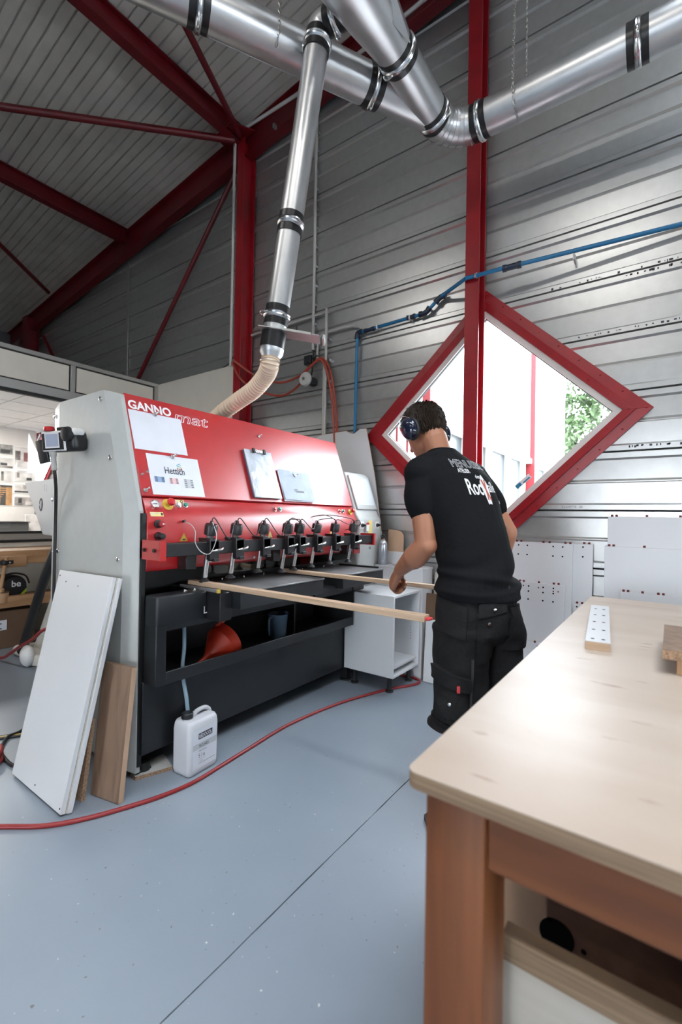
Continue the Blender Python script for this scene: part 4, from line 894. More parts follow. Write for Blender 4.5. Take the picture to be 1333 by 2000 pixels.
hose('terminal_cable', [tuple(cg-tz*.09+ty*.01), tuple(cg-tz*.16+ty*.012), (-2.70, MY0-.05, 1.36), (-2.77, MY0-.02, 1.20), (-2.775, MY0-.018, 1.0), (-2.775, MY0-.018, .5), (-2.80, MY0-.02, .1)], .0085, 'cable', 'black cable hanging down the grey machine end', 'cable')
obj_b = obj('cable_holder', MB().tube([(-2.785, MY0-.03, 1.03), (-2.775, MY0, 1.03)], .002, 5), 'chrome', sc)

# ------------------------------------------------------------------ battens on the machine
b1_ = thing('wood_batten', (-1.36, 1.51, .872), 'oak batten clamped at the near end, red dowels in its end grain', 'batten')
obj('batten_body', MB().bx(-2.05, -.70, 1.487, 1.528, .8835, .906), 'oak', b1_, bev=.001)
for y in (1.498, 1.515): obj('red_dowel', MB().lathe((-.70, y, .894), (1, 0, 0), [(0, .0055), (.016, .0055), (.019, .003)], 12), 'red_btn', b1_)
b2_ = thing('wood_batten', (-1.5, 2.215, .872), 'oak batten clamped at mid table, running behind the worker', 'batten')
obj('batten_body', MB().bx(-2.05, -.93, 2.195, 2.236, .885, .906), 'oak', b2_, bev=.001)

# ------------------------------------------------------------------ things in the machine tray and by its foot
fn = thing('funnel', (-2.05, 1.66, .462), 'red plastic funnel lying in the machine tray', 'funnel')
f0 = V(-2.03, 1.60, .48); fd = V(-.05, .80, .36).normalized(); fe = V(0, 0, 1)
mb = MB(); mb.lathe(f0, fd, [(-.11, .010), (-.01, .014), (.015, .028), (.11, .098), (.165, .104), (.165, .101), (.11, .095), (.015, .025), (-.01, .011), (-.11, .008)], 28, caps=False); obj('cone', mb, 'funnel_red', fn, smooth=30)
obj('rim_tab', MB().obox(f0+fd*.14+V(0, -.03, .105), fd*.02, V(0, .02, 0), V(0, 0, .006)), 'funnel_red', fn, bev=.003)
jg = thing('measuring_jug', (-2.06, 2.17, .462), 'small dark blue measuring jug standing in the machine tray', 'jug')
jc = V(-2.06, 2.185, .462)
obj('jug_body', MB().lathe(jc, (0, 0, 1), [(0, .052), (.004, .055), (.15, .066), (.156, .070), (.156, .066), (.15, .062), (.01, .051)], 28, caps=True), 'jug_pl', jg, smooth=40)
obj('handle', MB().tube(spline([jc+V(.02, -.062, .145), jc+V(.03, -.105, .145), jc+V(.03, -.112, .11), jc+V(.03, -.108, .04)], 6), .0075, 8), 'jug_pl', jg); obj('spout', MB().add([jc+V(0, .064, .15), jc+V(.03, .06, .155), jc+V(.0, .092, .158), jc+V(-.03, .06, .155), jc+V(0, .066, .11)], [(0, 1, 2), (0, 2, 3), (1, 4, 2), (2, 4, 3)]), 'jug_pl', jg)
hose('blue_tube', [(-1.965, 1.405, .80), (-1.955, 1.405, .6), (-1.958, 1.40, .5), (-1.945, 1.40, .42), (-1.93, 1.405, .35), (-1.925, 1.412, .28)], .0095, 'tube_blue', 'pale blue tube running from the machine into the canister', 'tube')
# canister
cn = thing('jerrycan', (-1.905, 1.44, 0), 'translucent white five litre canister standing by the machine foot', 'canister')
cx_, cy_ = -1.898, 1.442; ca = radians(4)
def CAN(u, v, z): return V(cx_+u*cos(ca)-v*sin(ca), cy_+u*sin(ca)+v*cos(ca), z)     # u: short side (X), v: long side (Y)
def rrect(hu, hv, r, z, k=5):
    out = []
    for sx_, sy_, a0 in ((1, 1, 0), (-1, 1, pi/2), (-1, -1, pi), (1, -1, 3*pi/2)):
        for i in range(k+1):
            a = a0+pi/2*i/k; out.append(CAN(sx_*(hu-r)+r*cos(a), sy_*(hv-r)+r*sin(a), z))
    return out
mb = MB(); prof = [(0, .055, .082, .02), (.004, .060, .088, .022), (.02, .064, .093, .024), (.215, .064, .094, .024), (.24, .061, .091, .024), (.253, .055, .085, .022), (.258, .046, .076, .02)]
mb.loft([rrect(a, b_, r, z) for z, a, b_, r in prof]); obj('can_body', mb, 'can_pl', cn, smooth=50)
nk = CAN(0, -.055, .25); obj('neck', MB().lathe(nk, (0, 0, 1), [(0, .026), (.018, .024)], 20), 'can_pl', cn); cp = obj('cap', MB().lathe(nk+V(0, 0, .014), (0, 0, 1), [(0, .028), (.022, .028), (.025, .025), (.025, .012)], 24), 'black_pl', cn)
hdl = MB().tube(spline([CAN(0, -.018, .252), CAN(0, -.006, .272), CAN(0, .02, .279), CAN(0, .055, .277), CAN(0, .078, .262), CAN(0, .086, .245)], 6), .011, 10); obj('handle', hdl, 'can_pl', cn)
cu_ = (CAN(1, 0, 0)-CAN(0, 0, 0)); cv_ = (CAN(0, 1, 0)-CAN(0, 0, 0)); lz = V(0, 0, 1); LB0 = CAN(.0646, -.072, .03)
mb = MB(); quad(mb, LB0, cv_, lz, 0, .146, 0, .185, .0005); la = obj('label_sheet', mb, 'paper', cn, smooth=0)
def lq(a0, a1, c0_, c1, m, o=.001): mb = MB(); quad(mb, LB0, cv_, lz, a0, a1, c0_, c1, o); obj('label_print', mb, m, la, smooth=0)
lq(.0, .146, .092, .118, 'ink_grey', .0009); lq(.032, .118, .138, .166, 'ink'); lq(.034, .14, .022, .0235, 'ink'); lq(.0, .146, .118, .1186, 'ink', .0012)
text('REDOCOL', LB0+cv_*.036+lz*.143, cv_, lz, 'print_white', la, w=.078, h=.018, off=.0016, offset=.01); text('TECLINEX', LB0+cv_*.034+lz*.098, cv_, lz, 'ink', la, w=.062, h=.014, off=.0016, offset=.01); text('ONE FOR ALL', LB0+cv_*.034+lz*.078, cv_, lz, 'ink', la, w=.05, h=.008, off=.0012); text('5 l e', LB0+cv_*.034+lz*.05, cv_, lz, 'ink', la, w=.038, h=.019, off=.0012); lq(.034, .075, .04, .043, 'ink_grey'); lq(.034, .062, .03, .034, 'ink_grey')
of = thing('board_offcut', (-2.0, 1.33, 0), 'chipboard offcut lying under the machine beside the canister', 'offcut')
obj('offcut_core', MB().prism([(-2.13, 1.22, 0), (-2.02, 1.20, 0), (-1.965, 1.36, 0), (-2.10, 1.40, 0)], (0, 0, .018)), 'chipboard', of); obj('offcut_face', MB().prism([(-2.13, 1.22, .018), (-2.02, 1.20, .018), (-1.965, 1.36, .018), (-2.10, 1.40, .018)], (0, 0, .001)), 'pipe_grey', of)
# boards leaning on the machine end
wbd = thing('white_board', (-2.26, .9, 0), 'tall white laminated panel leaning on the grey machine end', 'panel')
pa = [V(-2.515, .872, .0), V(-2.012, .872, .0), V(-2.055, 1.090, .945), V(-2.585, 1.090, .935)]
nrm = (pa[1]-pa[0]).cross(pa[3]-pa[0]).normalized()
if nrm.y > 0: nrm = -nrm
lift = V(0, 0, .012)
pa = [p+lift for p in pa]
obj('front_board', MB().loft([pa, [p-nrm*.019 for p in pa]]), 'white_lam', wbd, bev=.0012); pb = [p-nrm*.0205+(V(.006, 0, 0) if i in (1, 2) else V()) for i, p in enumerate(pa)]
obj('edge_strip', MB().loft([[p+V(-.006, 0, 0) if i in (1, 2) else p for i, p in enumerate(pb)], [(p-nrm*.006)+V(-.006, 0, 0) if i in (1, 2) else p-nrm*.006 for i, p in enumerate(pb)]]), 'pale_board', wbd)
pc = [p-nrm*.0065 for p in pb]; obj('rear_board', MB().loft([pc, [p-nrm*.019 for p in pc]]), 'white_lam', wbd, bev=.0012)
pu = (pa[1]-pa[0]).normalized(); pw = (pa[3]-pa[0]).normalized()
for a, b_ in ((.02, .965), (.10, .94), (.235, .93), (.47, .955), (.50, .94), (.50, .02), (.25, .03)): obj('drill_hole', MB().lathe(pa[0]+pu*a*.98+pw*b_*.97-nrm*-.0006, nrm, [(0, .004), (.0005, .004)], 10), 'hole', wbd)
wn = thing('walnut_board', (-1.98, 1.05, 0), 'brown walnut-look board leaning on the machine, right of the white panel', 'board')
q = [V(-2.075, 1.022, .003), V(-1.908, 1.058, .003), V(-1.925, 1.118, .565), V(-2.115, 1.085, .565)]; qn_ = (q[1]-q[0]).cross(q[3]-q[0]).normalized()
if qn_.y > 0: qn_ = -qn_
obj('board_face', MB().loft([q, [p-qn_*.026 for p in q]]), 'walnut', wn, bev=.001); obj('edge_band', MB().loft([[q[1]+V(.001, 0, 0), q[1]-qn_*.026+V(.001, 0, 0), q[2]-qn_*.026+V(.001, 0, 0), q[2]+V(.001, 0, 0)], [q[1], q[1]-qn_*.026, q[2]-qn_*.026, q[2]]]), 'cardboard', wn)
ch = thing('chipboard_strip', (-2.06, 1.0, 0), 'raw chipboard strip leaning between the white panel and walnut board', 'board')
q = [V(-2.165, .960, .0), V(-2.055, .972, .0), V(-2.095, 1.03, .325), V(-2.20, 1.02, .325)]; qn_ = (q[1]-q[0]).cross(q[3]-q[0]).normalized()
if qn_.y > 0: qn_ = -qn_
obj('strip', MB().loft([q, [p-qn_*.019 for p in q]]), 'chipboard', ch); obj('strip_face', MB().loft([[p+V(.0005, 0, 0) for p in (q[1], q[2])]+[q[2]-qn_*.019, q[1]-qn_*.019], [p+V(.0015, 0, 0) for p in (q[1], q[2])]+[q[2]-qn_*.019+V(.001, 0, 0), q[1]-qn_*.019+V(.001, 0, 0)]]), 'chipboard', ch)
# floor hoses
hose('floor_hose', [(-3.0, .10, .008), (-2.5, .40, .008), (-2.148, .69, .008), (-2.0, .81, .008), (-1.915, .93, .008), (-1.853, 1.07, .008), (-1.806, 1.209, .008), (-1.785, 1.353, .008), (-1.795, 1.511, .008), (-1.81, 1.693, .008), (-1.835, 2.04, .008), (-1.80, 2.392, .008), (-1.738, 2.657, .008), (-1.64, 2.93, .008), (-1.565, 3.07, .008), (-1.535, 3.15, .008), (-1.54, 3.205, .008), (-1.575, 3.235, .008), (-1.64, 3.245, .008), (-1.78, 3.22, .008), (-1.93, 3.18, .008)], .0095, 'hose_red', 'long red air hose winding across the floor past the machine', k=10, n=10)
hose('floor_hose', [(-5.2, 1.2, .012), (-4.9, 1.40, .012), (-4.484, 1.45, .036), (-4.28, 1.45, .11), (-4.075, 1.45, .206), (-3.85, 1.45, .30), (-3.666, 1.45, .397), (-3.3, 1.45, .50)], .012, 'hose_red', 'red hose rising behind the machine end on the left', k=8)
def coil(c, r, n, rad, m, label):
    pts = [(c[0]+(r+.012*sin(i*.7))*cos(i*.42), c[1]+r*.9*sin(i*.42), .012+.018*(i//15)+.006*sin(i)) for i in range(n)]; hose('hose_coil', pts, rad, m, label, k=3, group='coils on the floor')
coil((-2.76, .80), .115, 44, .010, 'hose_red', 'coiled red hose on the floor at the left edge')
hose('floor_cable', [(-3.2, 1.25, .01), (-2.976, 1.082, .012), (-2.94, .996, .012), (-2.808, .923, .012), (-2.66, .900, .012), (-2.58, .915, .01), (-2.54, 1.0, .01)], .008, 'cable', 'black cable curling on the floor behind the white panel', 'cable')
rp = thing('cable_ramp', (-3.1, 1.2, 0), 'dark floor cable cover with a yellow stripe behind the white panel', 'cable cover')
ra, rb = V(-3.25, .50, 0), V(-2.72, 1.42, 0); rdv = (rb-ra).normalized(); rsv = V(-rdv.y, rdv.x, 0)
obj('cover_strip', MB().obox((ra+rb)/2+V(0, 0, .005), (rb-ra)/2, rsv*.022, V(0, 0, .005)), 'rubber', rp, bev=.003); obj('yellow_stripe', MB().obox((ra+rb)/2+V(0, 0, .0104), (rb-ra)/2, rsv*.005, V(0, 0, .0005)), 'yellow', rp)

# ------------------------------------------------------------------ white cabinets beyond the machine
ca_ = thing('open_cabinet', (-1.78, 3.05, 0), 'white open cabinet carcass on short black feet', 'cabinet')
x0, x1, y0, y1, z0, z1, t_ = -1.99, -1.57, 2.84, 3.255, .118, .695, .016
obj('side_panel', MB().bx(x0, x1, y0, y0+t_, z0, z1), 'white_lam', ca_, bev=.0012); obj('side_panel', MB().bx(x0, x1, y1-t_, y1, z0, z1), 'white_lam', ca_, bev=.0012)
obj('bottom_panel', MB().bx(x0, x1, y0+t_, y1-t_, z0, z0+t_), 'white_lam', ca_, bev=.001); obj('inner_shelf', MB().bx(x0, x1-.02, y0+t_, y1-t_, z0+.05, z0+.05+t_), 'white_lam', ca_, bev=.001); obj('top_panel', MB().bx(x0, x1, y0+t_, y1-t_, z1-t_, z1), 'white_lam', ca_, bev=.001); obj('back_panel', MB().bx(x0, x0+.008, y0+t_, y1-t_, z0, z1), 'white_lam', ca_)
for z in [.60-.022*i for i in range(3)]+[.40-.022*i for i in range(5)]: obj('shelf_hole', MB().lathe((x1-.07, y1-t_-.0005, z), (0, -1, 0), [(0, .0028), (.0006, .0028)], 8), 'hole', ca_)
for x in (x0+.06, x1-.06):
    for y in (y0+.06, y1-.06): obj('foot', MB().lathe((x, y, 0), (0, 0, 1), [(0, .03), (.012, .03), (.018, .018), (.10, .016), (.118, .03)], 14), 'black_pl', ca_)
cb_ = thing('tall_cabinet', (-1.78, 3.36, 0), 'closed white cabinet against the cladding behind the open carcass', 'cabinet')
obj('body', MB().bx(-1.99, -1.56, 3.268, 3.45, 0, .842), 'white_lam', cb_, bev=.0015); obj('top', MB().bx(-1.992, -1.556, 3.262, 3.455, .842, .858), 'white_lam', cb_, bev=.001)
pp_ = thing('paper_pile', (-1.75, 3.36, .858), 'small pile of white papers on the closed cabinet', 'paper')
for i in range(5): obj('sheet', MB().obox((-1.76+.004*i, 3.375-.002*i, .860+.003*i), (.10, .01*(i-2), 0), (0, .06, 0), (0, 0, .0012)), 'paper', pp_)
bo = thing('drinking_bottle', (-1.945, 3.315, .858), 'grey aluminium drinking bottle with a black loop cap', 'bottle')
bz = V(-1.945, 3.312, .858)
obj('bottle_body', MB().lathe(bz, (0, 0, 1), [(0, .034), (.003, .0375), (.165, .0375), (.185, .034), (.198, .024), (.203, .0165)], 28), 'bottle_al', bo, smooth=50); obj('collar', MB().lathe(bz+V(0, 0, .203), (0, 0, 1), [(0, .0165), (.012, .0165)], 20), 'cardboard', bo)
cp = obj('cap', MB().lathe(bz+V(0, 0, .214), (0, 0, 1), [(0, .017), (.012, .017)], 18), 'black_pl', bo); obj('cap_loop', MB().tube([bz+V(.0*t+.014*cos(t)*.81, .014*cos(t)*.58, .238+.012*sin(t)) for t in [2*pi*i/18 for i in range(18)]], .0045, 8, closed=True), 'black_pl', cp)
mb = MB(); fr = V(.5, -.85, 0).normalized(); sr = V(.85, .5, 0)
for a, b_ in (((-.012, .03), (-.004, .04)), ((-.004, .04), (.0, .034)), ((.0, .034), (.005, .038)), ((.005, .038), (.014, .03)), ((-.016, .027), (.016, .027))):
    mb.cyl(bz+fr*.0378+sr*a[0]+V(0, 0, a[1]), bz+fr*.0378+sr*b_[0]+V(0, 0, b_[1]), .0009, n=5)
obj('mountain_mark', mb, 'print_white', bo)
hbp = thing('hardboard_sheet', (-2.4, 3.43, 0), 'large white-faced hardboard sheet leaning on the wall behind the console', 'panel')
pol = [(-2.80, 1.2), (-2.80, 1.99), (-2.72, 2.02), (-2.42, 2.035), (-2.365, 2.01), (-2.33, 2.0), (-2.295, 2.02), (-2.27, 2.037), (-2.20, 2.035), (-2.10, 1.61), (-2.015, 1.1), (-1.995, .0), (-2.80, 0)]
obj('sheet_face', MB().prism([(x, 3.418-.03*(1-z/2.0), z) for x, z in pol], (0, .003, 0)), 'white_lam', hbp, smooth=0); obj('sheet_core', MB().prism([(x, 3.4215-.03*(1-z/2.0), z+.004) for x, z in pol], (0, .006, 0)), 'cardboard', hbp, smooth=0)
ct = thing('cardboard_flap', (-1.87, 3.44, .858), 'brown cardboard carton flap standing behind the bottle', 'carton')
pol = [(-1.975, .96), (-1.975, 1.145), (-1.93, 1.15), (-1.905, 1.142), (-1.895, 1.147), (-1.85, 1.133), (-1.825, 1.10), (-1.83, .96)]
obj('flap', MB().prism([(x, 3.452, z) for x, z in pol], (0, .006, 0)), 'cardboard', ct, smooth=0); obj('box_body', MB().bx(-1.985, -1.80, 3.448, 3.478, .86, .962), 'white_lam', ct)
# boards between cabinet and worker
def lean_panel(name, x0, x1, zt, yb, yt, th, m, label, group=None, parts=(), nm='board_face', cat='panel'):
    t = thing(name, ((x0+x1)/2, yb, 0), label, cat, group); q = [V(x0, yb, .002), V(x1, yb, .002), V(x1, yt, zt), V(x0, yt, zt)]
    obj(nm, MB().loft([q, [p+V(0, th, 0) for p in q]]), m, t, bev=.001); return t, q
def dots(t, q, holes, m='hole', r=.006, nm='dowel_hole', h=.0006):
    for (x, z) in holes:
        k = z/q[2].z; y = q[0].y+(q[2].y-q[0].y)*k; obj(nm, MB().lathe((x, y-.0002, z), (0, -1, 0), [(0, r), (h, r)], 8), m, t)
def plugs(t, q, xs, m='hole_red', r=.007, h=.012):
    for x in xs: obj('red_plug', MB().lathe((x, q[2].y+.008, q[2].z-.001), (0, 0, 1), [(0, r), (h, r), (h+.002, r*.7)], 10), m, t)
lean_panel('leaning_board', -1.545, -1.30, .815, 3.36, 3.47, .016, 'pale_board', 'grey board leaning on the wall right of the white cabinets', cat='board'); lean_panel('leaning_board', -1.56, -1.28, .66, 3.30, 3.345, .012, 'cardboard_dk', 'brown hardboard leaning in front of the grey board', cat='board'); lean_panel('leaning_board', -1.53, -1.28, .47, 3.24, 3.28, .016, 'white_lam', 'low white board leaning at the cladding foot beside the worker', cat='board')
G = 'drilled white panels leaning on the right wall'
t, q = lean_panel('drilled_panel', -.98, -.415, 1.095, 3.36, 3.455, .016, 'white_lam', 'drilled white panel rearmost of the left stack, widest to the right', G); dots(t, q, [(-.475, 1.075), (-.475, 1.01)]); plugs(t, q, (-.47, -.44))
t, q = lean_panel('drilled_panel', -1.05, -.532, 1.092, 3.335, 3.43, .016, 'white_lam', 'drilled white panel second from the back of the left stack', G)
dots(t, q, [(x, z) for x in (-.885, -.825, -.655, -.595) for z in (1.07, 1.005)]); plugs(t, q, (-.90, -.87, -.72, -.68, -.58, -.55))
t, q = lean_panel('drilled_panel', -1.02, -.57, .815, 3.30, 3.375, .016, 'white_lam', 'drilled white panel of middle height with a busy row of holes', G)
dots(t, q, [(x, z) for x in (-.865, -.80, -.705, -.64) for z in (.79, .755, .70)]); plugs(t, q, (-.86, -.835, -.735, -.64, -.61)); dots(t, q, [(-.86, .79), (-.835, .79), (-.735, .785), (-.64, .77), (-.61, .77)], 'hole_red', .005)
t, q = lean_panel('drilled_panel', -.52, -.355, .70, 3.335, 3.40, .016, 'white_lam', 'small drilled white panel at the right of the left stack', G); dots(t, q, [(-.50, .68), (-.50, .60)]); plugs(t, q, (-.50, -.47))
t, q = lean_panel('drilled_panel', -.93, -.60, .42, 3.26, 3.30, .016, 'white_lam', 'low drilled white panel frontmost of the left stack', G); dots(t, q, [(-.88, .39), (-.82, .38), (-.88, .33), (-.82, .32), (-.72, .365)]); plugs(t, q, (-.87, -.84, -.74)); dots(t, q, [(-.72, .40)])
t, q = lean_panel('drilled_panel', -1.02, -.935, .40, 3.245, 3.285, .016, 'pale_board', 'narrow drilled strip at the left end of the panel stack', G); dots(t, q, [(-.955, .24), (-.97, .2), (-.955, .17), (-.965, .10)])
t, q = lean_panel('plain_board', -.333, .75, 1.282, 3.385, 3.47, .016, 'white_lam', 'tallest plain white panel leaning on the right wall', 'plain panels leaning on the right wall'); plugs(t, q, (-.31, -.285, -.12, .05))
t, q = lean_panel('plain_board', -.345, .72, 1.09, 3.345, 3.42, .016, 'white_lam', 'white panel of middle height in the right stack', 'plain panels leaning on the right wall'); plugs(t, q, (-.32, -.295, -.13))
t, q = lean_panel('plain_board', -.25, .70, .812, 3.31, 3.37, .016, 'white_lam', 'lowest front white panel in the right stack', 'plain panels leaning on the right wall'); plugs(t, q, (-.235, -.21, -.135, -.055, -.03))

# ------------------------------------------------------------------ foreground workbench
wk = thing('workbench', (.6, 1.5, 0), 'foreground wooden workbench with pale plywood top and orange pine legs', 'workbench')
bx0, bx1, by0, by1, bt = -.297, 1.6, .578, 2.43, .90
mb = MB(); rr_ = .016; pol = []
for (cx0, cy0, a0) in ((bx0+rr_, by0+rr_, pi), (bx1-rr_, by0+rr_, 3*pi/2), (bx1-rr_, by1-rr_, 0), (bx0+rr_, by1-rr_, pi/2)):
    for i in range(5): a = a0+pi/2*i/4; pol.append((cx0+rr_*cos(a), cy0+rr_*sin(a)))
tp = obj('bench_top', MB().prism([(x, y, bt-.0015) for x, y in pol], (0, 0, .0015)), 'ply', wk, label='pale worn plywood bench top')
obj('top_edge', MB().prism([(x, y, bt-.023) for x, y in pol], (0, 0, .0215)), 'ply_edge', wk)
def leg(x, y, s=.084): obj('leg', MB().bx(x, x+s, y, y+s+.012, 0, bt-.023), 'pine', wk, bev=.004, seg=2)
leg(-.276, .60); leg(-.276, 2.31); leg(1.49, .60); leg(1.49, 2.31)
obj('front_apron', MB().bx(-.192, 1.49, .606, .630, bt-.023-.086, bt-.023), 'pine_x', wk, bev=.003); obj('side_apron', MB().bx(-.262, -.238, .696, 2.31, bt-.023-.086, bt-.023), 'pine', wk, bev=.003); obj('rear_apron', MB().bx(-.192, 1.49, 2.36, 2.38, bt-.023-.086, bt-.023), 'pine_x', wk, bev=.003)
sb_ = thing('storage_crate', (.3, 1.2, 0), 'brown wooden crate with a round grip hole under the workbench', 'crate')
obj('crate_body', MB().bx(-.198, .9, 1.0, 1.9, .10, .72), 'brown_box', sb_, bev=.004); obj('crate_side', MB().bx(-.30, -.199, 1.012, 1.03, .10, .72), 'cardboard', sb_); obj('grip_hole', MB().lathe((-.176, .9995, .43), (0, -1, 0), [(0, .032), (.001, .032)], 24), 'hole', sb_)
for x, z in ((-.20+.012, .455), (-.128, .425)): obj('screw_hole', MB().lathe((x, .9995, z), (0, -1, 0), [(0, .005), (.001, .005)], 10), 'hole', sb_)
pb_ = thing('pale_sheet', (.2, .78, 0), 'pale board standing under the workbench in front of the crate', 'board')
obj('sheet', MB().bx(-.207, 1.3, .742, .758, .0, .566), 'pale_board', pb_, bev=.002); obj('upper_strip', MB().bx(-.207, 1.3, .738, .765, .566, .610), 'ply_edge', pb_, bev=.002)
# things lying on the bench top
dj = thing('drilling_jig', (-.18, 1.72, bt), 'white-faced wooden strip with two rows of holes on the workbench', 'jig')
ju = V(-.062, .62, 0).normalized(); js = V(ju.y, -ju.x, 0); j0 = V(-.157, 1.42, bt)
obj('strip', MB().obox(j0+ju*.31+V(0, 0, .011), ju*.31, js*.030, V(0, 0, .011)), 'oak', dj, bev=.001); obj('white_face', MB().obox(j0+ju*.31+V(0, 0, .0226), ju*.31, js*.030, V(0, 0, .0006)), 'white_lam', dj)
for i in range(5):
    for s in (-.013, .013): obj('jig_hole', MB().lathe(j0+ju*(.035+.125*i)+js*s+V(0, 0, .0233), (0, 0, 1), [(0, .005), (.0003, .005)], 10), 'hole', dj)
bb_ = thing('laminate_board', (.12, 1.4, bt), 'brown laminate board resting on a block at the bench edge', 'board')
obj('board', MB().bx(-.012, .5, 1.30, 1.62, bt+.035, bt+.057), 'walnut', bb_, bev=.001); obj('board_edge', MB().bx(-.0125, .5, 1.299, 1.3005, bt+.036, bt+.056), 'chipboard', bb_)
bk = thing('support_block', (.1, 1.4, bt), 'dark wooden block under the laminate board', 'block'); obj('block', MB().bx(.015, .3, 1.315, 1.50, bt, bt+.0345), 'brown_box', bk, bev=.001); obj('block_face', MB().bx(.0145, .3, 1.314, 1.3155, bt+.001, bt+.033), 'beech', bk)

# ------------------------------------------------------------------ joiner's bench and machine far left
jb = thing('joiner_bench', (-5.1, 1.7, 0), "beech joiner's bench in front of the office partition", 'workbench')
obj('bench_top', MB().bx(-5.40, -4.86, .2, 2.6, .83, .888), 'beech', jb, bev=.004); obj('top_rail', MB().bx(-4.90, -4.84, .2, 2.6, .765, .84), 'beech', jb, bev=.004); vs_ = obj('vise_jaw', MB().bx(-4.84, -4.78, 1.2, 1.735, .745, .845), 'beech', jb, bev=.005, seg=2)
obj('vise_plate', MB().bx(-4.782, -4.775, 1.46, 1.63, .775, .81), 'black_pl', vs_, bev=.006); obj('vise_hub', MB().lathe((-4.78, 1.555, .792), (1, 0, 0), [(0, .03), (.02, .028), (.045, .022), (.05, .01)], 16), 'black_pl', vs_)
for y in (1.49, 1.60): obj('plate_bolt', MB().lathe((-4.775, y, .792), (1, 0, 0), [(0, .010), (.006, .007)], 10), 'chrome', vs_)
obj('vise_handle', MB().tube(spline([(-4.755, 1.57, .84), (-4.755, 1.555, .77), (-4.755, 1.53, .56)], 4), .0155, 10), 'beech', vs_); obj('handle_knob', MB().lathe((-4.755, 1.53, .575), (0, -.1, -1), [(0, .018), (.012, .03), (.035, .03), (.045, .02)], 14), 'beech', vs_)
obj('lower_rail', MB().bx(-4.92, -4.86, .2, 2.6, .372, .475), 'beech', jb, bev=.004); obj('lower_shelf', MB().bx(-5.38, -4.9, .2, 2.6, .40, .42), 'beech', jb)
for y in (.25, 2.45): obj('leg', MB().bx(-4.98, -4.87, y, y+.1, 0, .83), 'beech', jb, bev=.004); obj('leg', MB().bx(-5.38, -5.28, y, y+.1, 0, .83), 'beech', jb, bev=.004)
tg_ = thing('tool_bag', (-5.05, 1.72, .42), 'black round tool bag with white and lime print on the bench shelf', 'bag')
obj('bag_body', MB().lathe((-5.22, 1.70, .535), (1, 0, 0), [(0, .05), (.01, .11), (.24, .115), (.27, .10), (.275, .03)], 24), 'black_pl', tg_, smooth=30); text('be', (-4.944, 1.675, .545), (0, 1, 0), (0, 0, 1), 'print_white', tg_, w=.075, h=.06, offset=.02)
obj('lime_patch', MB().add([(-4.944, 1.77, .465), (-4.944, 1.80, .50), (-4.944, 1.80, .53), (-4.944, 1.745, .47)], [(0, 1, 2, 3)]), 'lime', tg_); obj('end_cap', MB().lathe((-4.99, 1.80, .545), (.2, 1, 0), [(0, .03), (.012, .028)], 14), 'white_btn', tg_); obj('bag_strap', MB().tube(spline([(-5.0, 1.58, .60), (-5.0, 1.68, .665), (-5.0, 1.80, .64), (-5.0, 1.84, .56)], 6), .008, 6), 'cable', tg_)
for dy, lab_ in ((.0, 'brown screw tin nearer the vise handle on the bench shelf'), (-.14, 'brown screw tin further left on the bench shelf')):
    tn = thing('screw_tin', (-4.92, 1.59+dy, .42), lab_, 'tin', 'tins on the bench shelf'); obj('tin_body', MB().lathe((-4.90, 1.59+dy, .421), (0, 0, 1), [(0, .05), (.085, .05), (.09, .046)], 20), 'beech', tn); obj('tin_lid', MB().lathe((-4.90, 1.59+dy, .51), (0, 0, 1), [(0, .052), (.012, .052)], 20), 'cardboard_dk', tn)
bxs = thing('cardboard_box', (-5.05, 1.5, 0), 'brown cardboard box with a white label under the bench', 'box')
obj('box_body', MB().bx(-5.3, -4.9, .9, 1.86, 0, .34), 'cardboard_dk', bxs, bev=.004); lb_ = obj('address_label', MB().bx(-4.9, -4.898, 1.48, 1.63, .17, .26), 'paper', bxs); obj('label_print', MB().bx(-4.898, -4.897, 1.55, 1.59, .225, .235), 'ink', lb_); obj('label_print', MB().bx(-4.898, -4.897, 1.55, 1.59, .18, .19), 'ink', lb_)
dx = thing('dust_unit', (-4.3, 1.7, 0), 'light grey machine with a hopper and slanted stand behind the drilling machine', 'machine')
hp0 = [(-4.90, 1.52), (-4.25, 1.535), (-4.25, 1.04), (-4.48, 1.045)]
hh_ = obj('hopper', MB().prism([(x, 1.74, z) for x, z in hp0], (0, .4, 0)), 'bin', dx, bev=.012, seg=2)
lg = obj('badge', MB().lathe((-4.52, 1.74, 1.31), (0, -1, 0), [(0, .058), (.002, .058)], 28), 'ink', hh_); 
for v in list(lg.data.vertices): v.co.x = -4.52+(v.co.x+4.52)*.62
obj('badge_mark', MB().tube([(-4.52+.016*cos(t)*(1 if t < pi else .8), 1.737, 1.31+.032*sin(2*t)*.6+.02*sin(t)) for t in [2*pi*i/20 for i in range(20)]], .004, 5, closed=True), 'print_white', lg)
for i in range(4):
    for j in range(2): obj('vent_slot', MB().bx(-4.47+.045*j, -4.45+.045*j, 1.7385, 1.74, 1.43+.016*i, 1.435+.016*i), 'pipe_grey', hh_)
obj('slanted_stand', MB().loft([[V(-4.40, 1.66, .09), V(-4.20, 1.66, .09), V(-4.20, 1.76, .09), V(-4.40, 1.76, .09)], [V(-4.00, 1.68, .75), V(-3.82, 1.68, .75), V(-3.82, 1.78, .75), V(-4.00, 1.78, .75)]]), 'cast_grey', dx, bev=.006)
obj('base_casting', MB().prism([(-4.62, 1.57, 0), (-4.42, 1.60, 0), (-4.22, 1.53, 0), (-4.0, 1.62, 0), (-4.05, 1.9, 0), (-4.55, 1.9, 0)], (.03, 0, .10)), 'cast_grey', dx, bev=.03, seg=3); obj('wheel', MB().ell((-4.20, 1.545, .085), (.085, .05, .085), 20, 12), 'white_btn', dx)
